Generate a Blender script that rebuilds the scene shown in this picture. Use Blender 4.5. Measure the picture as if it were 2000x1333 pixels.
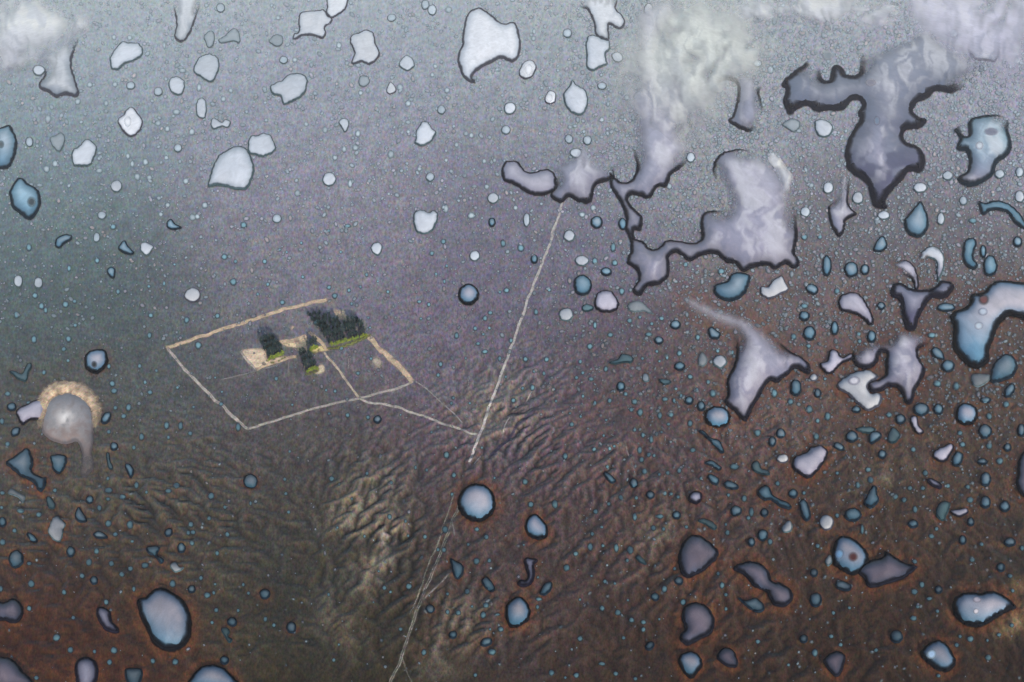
import bpy, math, random
import numpy as np
from mathutils import Vector, geometry as mgeo

for o in list(bpy.data.objects):
    bpy.data.objects.remove(o, do_unlink=True)
scene = bpy.context.scene
COL = scene.collection
R = math.radians

# ---------------------------------------------------------------- camera
CAM_H, PITCH, VFOV = 600.0, 30.0, 42.0          # metres up, degrees down, vertical field of view
FOC = 666.5 / math.tan(R(VFOV / 2))             # focal length in units of the 2000 x 1333 chart
cam_d = bpy.data.cameras.new('camera'); cam = bpy.data.objects.new('camera', cam_d); COL.objects.link(cam)
cam.location = (0, 0, CAM_H); cam.rotation_euler = (R(90 - PITCH), 0, 0)
cam_d.sensor_width = 36.0; cam_d.lens = 36.0 * FOC / 2000.0
cam_d.clip_start = 1.0; cam_d.clip_end = 40000.0
scene.camera = cam

# ---------------------------------------------------------------- sky, sun, exposure
SUN_AZ, SUN_EL = 159.0, 15.5                    # azimuth from +Y towards +X; behind the viewer, to the right
world = bpy.data.worlds.new('World'); scene.world = world; world.use_nodes = True
wn = world.node_tree.nodes; bg = wn['Background']
sky = wn.new('ShaderNodeTexSky'); sky.sky_type = 'NISHITA'; sky.sun_disc = False
sky.sun_elevation = R(SUN_EL); sky.sun_rotation = R(SUN_AZ); sky.air_density = 1.0; sky.dust_density = 2.5
world.node_tree.links.new(sky.outputs[0], bg.inputs[0]); bg.inputs[1].default_value = 0.11
sl = bpy.data.lights.new('sun', 'SUN'); sl.energy = 5.0; sl.angle = R(0.5); sl.color = (1.0, 0.93, 0.82)
sun = bpy.data.objects.new('sun', sl); COL.objects.link(sun)
to_sun = Vector((math.sin(R(SUN_AZ)) * math.cos(R(SUN_EL)), math.cos(R(SUN_AZ)) * math.cos(R(SUN_EL)), math.sin(R(SUN_EL))))
sun.rotation_euler = to_sun.to_track_quat('Z', 'Y').to_euler(); sun.location = to_sun * 3000
vs = scene.view_settings
vs.view_transform = 'Standard'; vs.look = 'None'; vs.gamma = 1.0; vs.use_curve_mapping = False
vs.exposure = 0.84
HAZE_DENSITY, HAZE_COLOR = 0.000015, (0.86, 0.89, 0.97)

# ---------------------------------------------------------------- outlines of the water drops
# Survey tables: positions are given on twelve overlapping survey sheets of 500 x 450 units, drawn at
# 2.962 x; sheet_point() brings them back to one common chart, which chart_to_ground() lays on the land.
SHEET = {'A': (0, 0), 'B': (500, 0), 'C': (1000, 0), 'D': (1500, 0),
         'E': (0, 450), 'F': (500, 450), 'G': (1000, 450), 'H': (1500, 450),
         'I': (0, 883), 'J': (500, 883), 'K': (1000, 883), 'L': (1500, 883)}
# (sheet, style, shape words, "x,y x,y,0 ..."), a third value 0 marks a soft open stretch of the edge
BLOBS = [
('A','pale','large pale blunt-cornered',"1205,1085 1210,1040 1250,930 1300,880 1380,850 1430,870 1460,940 1470,1000 1430,1090 1370,1100 1300,1080 1240,1080"),
('A','pale','pale rounded heptagonal',"1120,410 1150,340 1210,315 1260,340 1270,390 1250,440 1225,475 1180,460"),
('A','pale','small pale hexagonal',"975,480 1010,447 1060,465 1065,520 1035,555 990,530"),
('A','white','wavy-edged white-centred',"680,700 715,670 740,630 765,625 800,660 825,715 800,770 755,792 710,760"),
('A','pale','pale pentagon-shaped',"420,880 460,850 505,810 560,855 545,910 520,960 480,965 425,955"),
('A','blue','tall blue drop cut by the left picture edge, a wavy',"-30,760 0,745 55,730 75,760 98,820 85,900 55,965 0,978 -40,950"),
('A','blue','pointed hexagonal blue dark-spotted',"60,1110 110,1035 160,1065 215,1100 235,1160 215,1230 170,1272 120,1240 75,1200"),
('A','pale','pale boot-shaped',"640,330 700,250 750,250 800,255 825,290 815,330 770,355 715,375 685,405 645,395"),
('A','white','white funnel-shaped hanging',"1000,-40,0 1170,-40,0 1160,20,0 1120,140 1080,225 1040,245 1010,215 1020,150 1015,90 1005,30,0"),
('A','white','milky white trumpet-shaped spreading',"0,250,0 60,240,0 180,290,0 290,280,0 370,200,0 410,90,0 480,80,0 545,130,0 530,190,0 460,230,0 420,320 415,400 440,480 455,545 430,560 380,550 320,562 290,540 235,515 230,480 260,440 255,395,0 200,380,0 120,430,0 0,440,0 -30,350,0"),
('A','faint','faint pale upright',"1180,215 1215,180 1240,200 1235,260 1210,280 1190,250"),
('A','faint','faint pale bow-tie-shaped',"1265,230 1300,210 1355,165 1385,200 1385,250 1350,240 1300,250 1275,250"),
('A','pale','pale upright peanut-shaped',"1140,590 1165,570 1190,585 1195,630 1185,685 1150,680 1135,650"),
('A','pale','pale dumbbell-shaped',"1220,710 1240,685 1280,710 1305,695 1335,710 1320,740 1285,735 1235,750"),
('A','faint','faint pale hook-shaped',"290,800 305,850 345,880 365,850 375,800 350,770 320,790"),
('A','blue','small tailed bluish',"965,1290 990,1270 1015,1300 1050,1320 1010,1333 970,1320"),
('B','white','white ragged star-shaped',"250,85 280,70 340,65 395,60 415,95 445,120 400,160 405,190 385,222 340,210 285,205 220,230 220,200 245,190 250,130"),
('B','white','white cup-shaped top-edge',"415,-40 535,-40 535,0 520,50 470,90 440,107 405,75 412,40"),
('B','white','bright white dark-rimmed barrel-shaped',"545,235 560,205 600,190 640,175 680,195 690,250 712,300 700,345 655,375 610,360 555,370 570,310 550,260"),
('B','pale','pale fish-shaped',"85,510 100,490 150,470 200,430 270,435 298,470 285,530 250,570 200,595 160,608 145,560 100,550"),
('B','pale','pale five-sided rounded',"0,790 40,775 85,790 105,830 115,860 90,890 40,910 0,900 -40,885 -45,830 -25,790"),
('B','white','largest white anvil-shaped',"1170,330 1195,250 1205,150 1225,90 1260,55 1310,55 1370,100 1430,140 1500,140 1530,250 1520,330 1480,360 1420,335 1370,360 1290,400 1250,450 1270,480 1220,465 1185,410"),
('B','pale','pale rounded hexagonal',"830,365 870,322 910,350 915,385 880,412 840,395"),
('B','faint','small pale jar-shaped',"595,470 610,440 650,450 655,485 625,505 598,495"),
('B','pale','pale heart-shaped',"910,1260 930,1225 970,1220 1000,1235 1030,1222 1052,1245 1040,1300 1010,1345 965,1358 930,1340"),
('B','pale','pale mitten-shaped',"925,810 930,760 960,712 990,710 1015,745 1040,770 1010,825 960,848 920,830"),
('B','pale','small pale pear-shaped',"480,710 500,688 530,695 535,735 515,768 495,740"),
('B','faint','faint pale shield-shaped',"75,240 110,205 150,210 155,250 125,272 95,260"),
('B','white','small white lumpy',"760,510 775,478 800,495 810,530 780,548 757,535"),
('C','mauve','milky two-humped dark-edged',"-60,1000 -40,945 0,935 40,945 70,990 120,1005 160,990 210,985 245,1010 255,1060 250,1100 200,1125 150,1135 90,1115 40,1085 0,1065 -40,1050"),
('C','mauve','milky fan-shaped scallop-edged',"215,970,0 330,910,0 400,840,0 450,850,0 500,940,0 570,960,0 590,1030 540,1050 490,1070 470,1110 460,1160 430,1178 380,1165 330,1140 290,1170 270,1172 225,1130 255,1080 250,1020,0"),
('C','pale','pale turnip-shaped',"300,550 330,505 350,470 380,500 425,530 440,600 420,650 385,670 340,650 310,610"),
('C','pale','pale blue waisted block-shaped',"430,240 460,205 530,230 565,245 560,290 540,320 550,375 510,390 470,412 435,390 432,300"),
('C','white','white dark-edged claw-shaped top-edge',"390,30,0 450,-30,0 600,-30,0 600,50 640,100 650,140 620,170 560,140 560,190 555,235 500,215 480,190 475,130 440,60"),
('C','white','white-centred almond-shaped',"40,430 75,360 120,355 140,390 120,440 80,460"),
('C','white','small white-centred pod-shaped',"190,570 215,530 250,540 250,590 220,605 195,595"),
('C','mauve','milky S-bent dark-edged',"1190,480 1230,462 1290,475 1310,510 1300,600 1280,670 1255,700 1300,735 1360,760 1420,740,0 1450,650,0 1430,540 1440,500,0 1400,440,0 1300,420,0 1200,440,0"),
('D','navy','dark indigo pointed two-winged',"210,380 130,440 85,490 110,520 95,580 110,630 130,655 170,625 230,605 280,640 350,635 430,630 480,580 530,575 550,610 530,650 535,700 490,770 460,850 455,930 480,990 540,1030 580,1070 600,1140 620,1190 680,1200 670,1160 710,1100 770,1040 810,990 880,990 900,920 870,860 800,830 775,790 800,745 870,740 910,700 860,680 830,640 860,590 920,560 960,525 1000,525 1060,530 1150,490,0 1250,400,0 1180,330,0 1100,250,0 1000,200,0 930,100,0 880,60,0 850,160,0 700,240,0 560,300,0 530,430 450,440 425,395 380,390 360,470 310,460 290,390,0 240,360,0"),
('D','blue','blue dark-edged boot-shaped',"1080,750 1110,800 1095,860 1150,880 1165,940 1150,1000 1100,1040 1170,1080 1250,1050 1300,1010 1320,950 1390,890 1405,830 1385,760 1380,690,0 1290,670 1170,700 1165,780 1130,790"),
('D','blue','blue pointed onion-shaped',"790,1280 830,1230 880,1170 910,1220 925,1290 915,1340 870,1375 810,1350"),
('D','pale','pale blue six-sided',"270,710 310,695 360,715 375,750 345,795 290,785"),
('D','faint','faint five-sided',"85,720 140,690 185,710 175,750 145,765 110,745"),
('D','mauve','milky narrow two-footed',"420,1010,0 470,1030,0 460,1150 480,1210 510,1240 450,1280 440,1333 415,1370 380,1330 360,1280 350,1200 400,1150,0"),
('D','blue','blue arched ribbon-like',"1220,1170 1240,1245 1290,1220 1380,1230 1430,1290 1481,1330 1500,1330 1470,1260 1400,1190 1320,1165 1260,1180"),
('D','white','white ghostly square-cornered',"1160,290 1165,240,0 1200,150,0 1300,170,0 1340,250,0 1320,350 1270,355 1200,345"),
('D','sand','sand-coloured dark-edged island-like',"850,360 900,345 1010,315 1045,335 1010,380 940,400 925,435 860,420 840,390"),
('D','film','lavender cloudy upper right',"760,-160,0 1200,-200,0 1640,-160,0 1660,260,0 1640,620,0 1440,560,0 1260,520,0 1080,470,0 900,330,0 700,120,0"),
('D','film','grey cloudy top-edge',"-200,-40,0 300,-40,0 700,-40,0 800,60,0 650,180,0 480,150,0 300,240,0 120,150,0 -40,220,0 -220,150,0"),
('A','film','white cloudy upper-left-edge',"-60,-60,0 240,-60,0 420,20,0 560,110,0 500,230,0 330,330,0 120,470,0 -60,500,0"),
('C','film','pale yellowish cloudy stream-topping',"560,120,0 780,-120,0 1150,-160,0 1500,-40,0 1640,220,0 1560,520,0 1330,760,0 1120,980,0 760,960,0 600,760,0 500,420,0"),
('D','film','pale winding tendril-like',"0,800,0 40,860,0 80,930,0 140,1020,0 155,1090,0 100,1160,0 60,1230,0 40,1333,0 -20,1333,0 -40,1200,0 30,1110,0 70,1060,0 40,980,0 -20,900,0"),
('E','blue','bean-shaped blue',"320,80 335,45 375,28 415,35 410,60 375,75 350,105 325,100"),
('E','blue','bell-shaped blue',"685,105 720,62 740,95 775,130 755,145 715,132"),
('E','pale','pale diamond-shaped',"815,85 840,72 885,95 880,120 850,150 815,120"),
('E','blue','comma-shaped blue',"620,240 640,215 665,230 662,275 640,275"),
('E','ringed','hexagonal black-rimmed dark-spotted',"490,770 505,715 560,692 610,705 622,760 600,800 555,832 505,805"),
('E','teal','dark teal Y-shaped',"55,820 90,820 130,835 160,775 185,785 165,830 150,880 100,860"),
('F','pale','pale blue shield-shaped',"665,110 675,85 705,72 730,95 725,125 705,150 675,130"),
('G','blue','kidney-shaped bright blue',"1170,350 1185,315 1240,300 1270,260 1310,250 1365,260 1375,290 1350,360 1300,405 1240,410 1190,390"),
('G','mauve','mauve black-edged boot-shaped feathery-topped',"1300,690 1290,780 1245,870 1250,950 1235,1000 1300,1060 1350,1105 1380,1050 1420,980 1481,880 1531,880 1591,840 1641,800 1711,830 1721,790 1671,740 1601,700 1541,640,0 1490,590,0 1430,540,0 1350,490,0 1250,455,0 1150,420,0 1020,370,0 960,400,0 1010,470,0 1120,540,0 1230,590,0 1290,620,0"),
('G','mauve','pinkish grey rounded five-sided',"480,430 490,375 530,355 580,362 615,420 605,460 560,478 500,465"),
('G','blue','pale blue rounded square',"360,310 375,275 415,265 450,290 460,330 440,370 400,378 370,360"),
('G','blue','slanting blue worm-shaped',"1080,1165 1110,1165 1150,1205 1200,1225 1225,1280 1210,1292 1180,1260 1120,1200"),
('G','blue','small notched bright blue',"1135,580 1160,565 1190,590 1205,600 1195,630 1150,625"),
('G','teal','dull teal tadpole-shaped',"405,450 430,430 470,445 465,465 420,475"),
('G','faint','faint blue-grey streak-shaped',"670,440 700,415 750,420 790,455 820,490 760,475 690,475"),
('G','teal','teal zigzag smear-like',"560,770 610,750 640,720 700,740 690,770 640,770 600,780"),
('G','pale','small pale trapezoid',"755,870 760,835 785,835 795,870 775,882"),
('G','faint','faint grey upright leaf-shaped',"1080,740 1100,708 1130,750 1110,790 1080,780"),
('G','pale','pale triangular chipped',"1160,765 1180,735 1215,730 1245,765 1215,802 1185,795"),
('G','teal','teal wedge-shaped',"850,865 910,870 920,885 880,898"),
('H','white','white-blue lumpy four-sided',"0,330 30,290 80,270 100,300 115,350 60,380 10,400 -20,390 -45,360 -40,330"),
('H','blue','blue ear-shaped',"610,110 640,50 670,40 688,80 680,110 640,130"),
('H','blue','upright blue hourglass-shaped',"1130,100 1145,60 1185,50 1205,80 1190,130 1185,165 1210,205 1190,230 1150,210 1130,170"),
('H','mauve','mauve leaf-shaped slanting',"420,460 410,400 450,370 520,370 570,430 610,520 590,550 530,500 470,480"),
('H','navy','dark slate Y-shaped',"720,330 760,310 830,345 870,350 930,350 970,330 1000,300 1060,310 1070,340 1020,390 950,390 910,430 870,500 850,570 810,575 780,500 765,410 720,380"),
('H','mauve','mauve curling plume-like',"720,190,0 800,180 850,220 870,300 865,350 845,330 835,290 780,250,0 730,220,0"),
('H','pale','pale arch-shaped',"870,180,0 900,120 960,95 1010,140 1020,190 1005,250 985,300 975,240 975,190 940,165 900,180,0"),
('H','mauve','mauve four-armed star-shaped',"530,680,0 600,650,0 700,640,0 760,580,0 900,600,0 930,650,0 870,690 870,740 905,810 880,880 850,930 830,1000 800,1005 775,950 740,910 690,910 660,930 600,940 580,890 640,870 680,840 680,770 690,720 650,710 630,760 590,800 540,800 500,770 490,720"),
('H','mauve','dark-tipped finger-shaped',"300,780 340,760 360,700 400,705 430,740 480,720 490,745 420,780 370,830 330,825"),
('H','white','whitish scalloped fan-shaped',"400,890 450,850 500,825 580,815 640,850 600,880 575,910 590,945 640,945 660,975 640,1020 580,1048 520,1010 460,950 420,930"),
('H','ringed','long blue-grey flask-shaped black-edged',"1065,490 1160,440 1180,380 1240,370 1290,320 1350,300 1481,310 1530,320 1530,520 1440,500 1380,500 1330,550 1300,630 1275,690 1270,760 1215,798 1150,775 1100,720 1075,670 1075,560"),
('H','blue','blue black-rimmed bulb-shaped',"1290,820 1310,770 1370,722 1420,740 1440,790 1410,850 1340,880 1290,880"),
('H','faint','dull mauve squarish',"1180,840 1280,840 1270,880 1220,910 1185,900"),
('H','blue','slanting blue bean-shaped',"945,700 970,680 1010,710 1020,750 990,750 955,730"),
('H','mauve','narrow mauve tail-like',"820,1090 860,1080 870,1130 900,1170 870,1185 840,1150"),
('H','blue','blue pointed-bottom round',"1215,1160 1250,1125 1290,1150 1285,1190 1245,1210 1225,1190"),
('H','blue','blue slanting lump-shaped',"580,1210 600,1170 650,1175 650,1205 600,1240"),
('H','teal','dull teal drifting streak-shaped',"510,1150 570,1140 620,1150 600,1180 530,1170"),
('H','teal','dark teal boomerang-shaped',"690,1220 720,1145 765,1190 730,1235"),
('L','mauve','pinkish white heart-bottomed',"140,60 160,30 230,0 240,-20 310,-30 345,10 320,70 280,120 235,155 180,130 145,100"),
('L','mauve','mauve lopsided cap-shaped',"950,20 975,-10 1010,-25 1060,-45 1075,-20 1050,25 1020,62 980,55"),
('I','blue','blue long-tailed kite-shaped',"40,65 90,30 130,0 150,-15 170,0 190,60 185,120 240,150 268,165 240,235 190,180 120,140 70,100"),
('I','blue','blue-grey tooth-shaped',"295,30 340,20 385,35 375,90 345,130 310,110 300,70"),
('I','faint','dull mauve slanting',"45,240 70,215 110,240 145,260 135,300 110,270 60,250"),
('I','teal','teal club-shaped',"270,270 290,265 320,310 310,335 280,325"),
('I','pale','pale ragged vest-shaped',"300,400 330,375 380,420 370,450 355,515 320,520 290,490 280,455"),
('I','blue','blue tent-shaped',"435,375 455,325 480,360 505,405 460,410"),
('I','ringed','big mauve black-rimmed oval',"800,870 850,845 890,805 950,797 1010,830 1070,880 1095,940 1105,1010 1085,1100 1020,1150 950,1145 890,1110 860,1040 820,960"),
('I','navy','dark blue crescent-shaped',"560,920 590,905 635,930 645,980 690,1040 670,1052 610,1030 575,980"),
('I','dusk','dim plum-coloured left-edge',"-30,860 20,880 70,855 120,880 135,940 100,990 30,980 -30,960"),
('I','dusk','plum and black corner-cut',"-30,1210 30,1195 80,1215 130,1270 190,1360 -30,1365"),
('I','navy','dark blue bottom-edge tall',"440,1240 490,1195 540,1210 565,1260 545,1365 460,1365"),
('I','blue','blue bottom-edge cup-shaped',"725,1270 770,1258 815,1262 825,1300 800,1365 750,1365"),
('I','ringed','grey black-rimmed half-dome bottom-edge',"1100,1365 1150,1265 1215,1238 1280,1250 1330,1290 1370,1365"),
('I','blue','blue running-figure-shaped',"850,560 890,550 925,560 910,600 950,630 930,650 900,610 860,590"),
('I','pale','pale winged',"985,660 1015,640 1040,670 1065,670 1050,690 1010,700"),
('I','blue','blue hook-topped',"725,80 750,75 775,110 760,155 740,130"),
('I','blue','flat blue comet-shaped',"540,480 580,462 625,500 570,505"),
('I','blue','slanting blue pill-shaped',"155,480 180,475 220,515 190,525"),
('I','teal','teal double-knobbed',"1280,1030 1310,1020 1330,1045 1320,1070 1345,1090 1325,1108 1300,1070"),
('I','teal','thin teal upright sliver-like',"615,20 630,10 640,60 655,100 630,98"),
('J','blue','blue teardrop-shaped upright',"1130,650 1125,620 1150,635 1195,660 1198,710 1170,740 1145,720"),
('J','blue','blue slanting capsule-shaped',"1305,750 1330,728 1355,745 1380,790 1365,812 1325,790"),
('K','ringed','blue-grey black-rimmed egg-shaped',"-35,930 -20,880 30,845 80,870 103,920 95,970 50,1005 0,1018 -25,990"),
('K','ringed','bright blue black-rimmed pebble-shaped',"80,430 95,385 125,365 160,385 200,430 208,480 180,503 140,508 95,485"),
('K','navy','dark blue seahorse-shaped',"70,635 95,618 145,630 125,660 130,710 110,765 70,785 35,770 50,750 85,745 90,700"),
('K','blue','blue tilted peanut-shaped',"160,820 185,770 220,755 235,775 215,815 185,835"),
('K','dusk','big dim indigo round-topped',"965,610 985,540 1030,490 1080,490 1130,520 1185,575 1180,620 1120,680 1060,715 1015,730 975,690"),
('K','dusk','big dim indigo footed',"985,960 1000,900 1050,878 1110,890 1155,940 1170,1000 1140,1060 1080,1090 1020,1120 980,1100 975,1060 1000,1030"),
('K','ringed','blue black-rimmed acorn-shaped',"965,1215 985,1175 1030,1160 1075,1180 1100,1230 1075,1275 1030,1315 990,1270"),
('K','dusk','dim grey fin-shaped',"1185,1190 1210,1150 1250,1140 1285,1165 1305,1240 1260,1250 1210,1220"),
('K','dusk','long slate comma-shaped',"1285,685 1310,655 1380,640 1440,655 1485,700 1500,750 1560,770 1610,800 1620,850 1580,895 1520,890 1490,850 1470,810 1400,780 1370,740 1320,700"),
('K','blue','blue tadpole-shaped',"1310,850 1350,865 1410,850 1450,885 1455,920 1420,932 1380,915 1340,885"),
('K','teal','teal eyebrow-shaped',"1075,400 1110,390 1160,410 1185,440 1165,455 1120,425 1085,412"),
('K','navy','dim blue rounded four-sided',"1020,265 1045,235 1090,240 1095,280 1065,303 1030,290"),
('K','blue','blue slug-shaped',"1115,70 1150,52 1190,75 1212,95 1195,112 1165,90"),
('K','blue','blue sock-shaped',"1132,150 1150,133 1195,160 1185,195 1155,185"),
('K','blue','flat blue-grey shoe-shaped',"1225,185 1250,172 1300,190 1308,215 1265,220 1235,210"),
('K','teal','teal double-lobed',"1385,80 1410,55 1430,70 1440,100 1481,110 1490,135 1450,135 1400,115"),
('K','blue','blue long-tailed spoon-shaped',"1420,240 1445,205 1485,205 1505,250 1550,280 1600,300 1615,330 1570,330 1500,285 1450,280"),
('K','teal','small teal slanting caterpillar-shaped',"715,615 735,600 775,640 770,655 735,640"),
('K','blue','slanting blue-tipped double',"530,130 550,122 600,165 585,185 560,175"),
('L','blue','blue swan-necked',"555,290 580,240 605,200 625,205 630,250 640,275 625,310 590,330 565,315"),
('L','ringed','blue brown-spotted round black-rimmed',"375,590 390,525 430,495 500,515 560,570 578,620 560,670 500,712 430,690 380,650"),
('L','pale','tiny pale knob-shaped',"330,630 360,600 370,640 345,665"),
('L','dusk','mauve black-edged flatfish-shaped',"520,690 580,640 665,615 680,585 740,620 790,650 860,670 800,720 760,745 690,765 590,788 560,740"),
('L','ringed','large blue black-rimmed sideways teardrop',"1070,900 1085,850 1140,822 1220,825 1290,815 1360,840 1430,900 1380,925 1300,975 1220,1012 1150,1005 1090,960"),
('L','ringed','bright blue-white black-rimmed round',"885,1160 920,1125 975,1098 1030,1120 1070,1180 1080,1230 1040,1270 980,1265 920,1220 890,1190"),
('L','dusk','dim mauve guitar-pick-shaped',"320,1215 355,1175 400,1160 440,1180 435,1240 400,1305 350,1265"),
('L','blue','blue bent double',"180,300 205,280 235,320 245,380 220,405 195,370"),
('L','teal','dark teal thumb-shaped',"970,360 985,310 1015,290 1050,300 1040,350 1015,400 985,390"),
('L','mauve','dull mauve bow-shaped',"1055,345 1100,335 1145,330 1155,355 1110,380 1075,370"),
('L','navy','dark blue potato-shaped',"920,165 950,160 1000,190 995,215 950,200"),
('L','dusk','grey right-edge half-hidden',"1440,150 1450,50 1481,0 1520,-30 1520,260 1470,250 1440,200"),
('L','pale','pale grey-green pear-shaped',"80,440 120,400 140,430 130,465 90,470"),
]
# the sprawling spill, charted on the common chart
SPILL = "1236,20,0 1233,70,0 1233,118,0 1236,162,0 1216,202,0 1233,236,0 1236,287,0 1245,324 1236,351 1219,358 1203,351 1191,338 1194,365 1203,381 1216,402 1223,425 1223,450 1232,470 1233,490 1226,514 1243,528 1248,548 1236,568 1250,577 1263,561 1287,556 1304,541 1307,518 1306,501 1321,494 1334,501 1348,511 1371,499 1398,496 1419,512 1436,516 1452,531 1469,523 1500,519 1514,526 1534,516 1551,524 1561,514 1551,494 1556,470 1557,450 1552,410,0 1540,350,0 1510,310,0 1470,296,0 1435,294 1405,305 1394,328 1400,355,0 1420,390,0 1415,412,0 1392,414 1374,420 1369,440 1371,458 1367,472 1354,477 1331,474 1304,472 1284,487 1267,487 1257,474 1240,468 1238,450 1250,450 1253,425 1236,408 1226,392 1233,380 1250,383 1267,388 1284,366 1300,365 1311,341 1328,329 1345,310,0 1358,287,0 1338,257,0 1354,216,0 1344,162,0 1304,118,0 1304,68,0 1338,20,0 1300,-10,0"
BLISTER_BODY = "242,1160 258,1050 295,975 390,945 470,965 525,1030 542,1130 540,1230 530,1300 545,1375 490,1432 465,1410 475,1300 450,1230 380,1240 300,1220"
BLISTER_ARM = "95,1050 180,1000 250,980 262,1050 240,1100 180,1100 130,1125"
BLISTER_CRUST = "240,1155 250,1060 265,985 310,930 390,915 470,940 535,1000 555,1065 535,1150"
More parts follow.
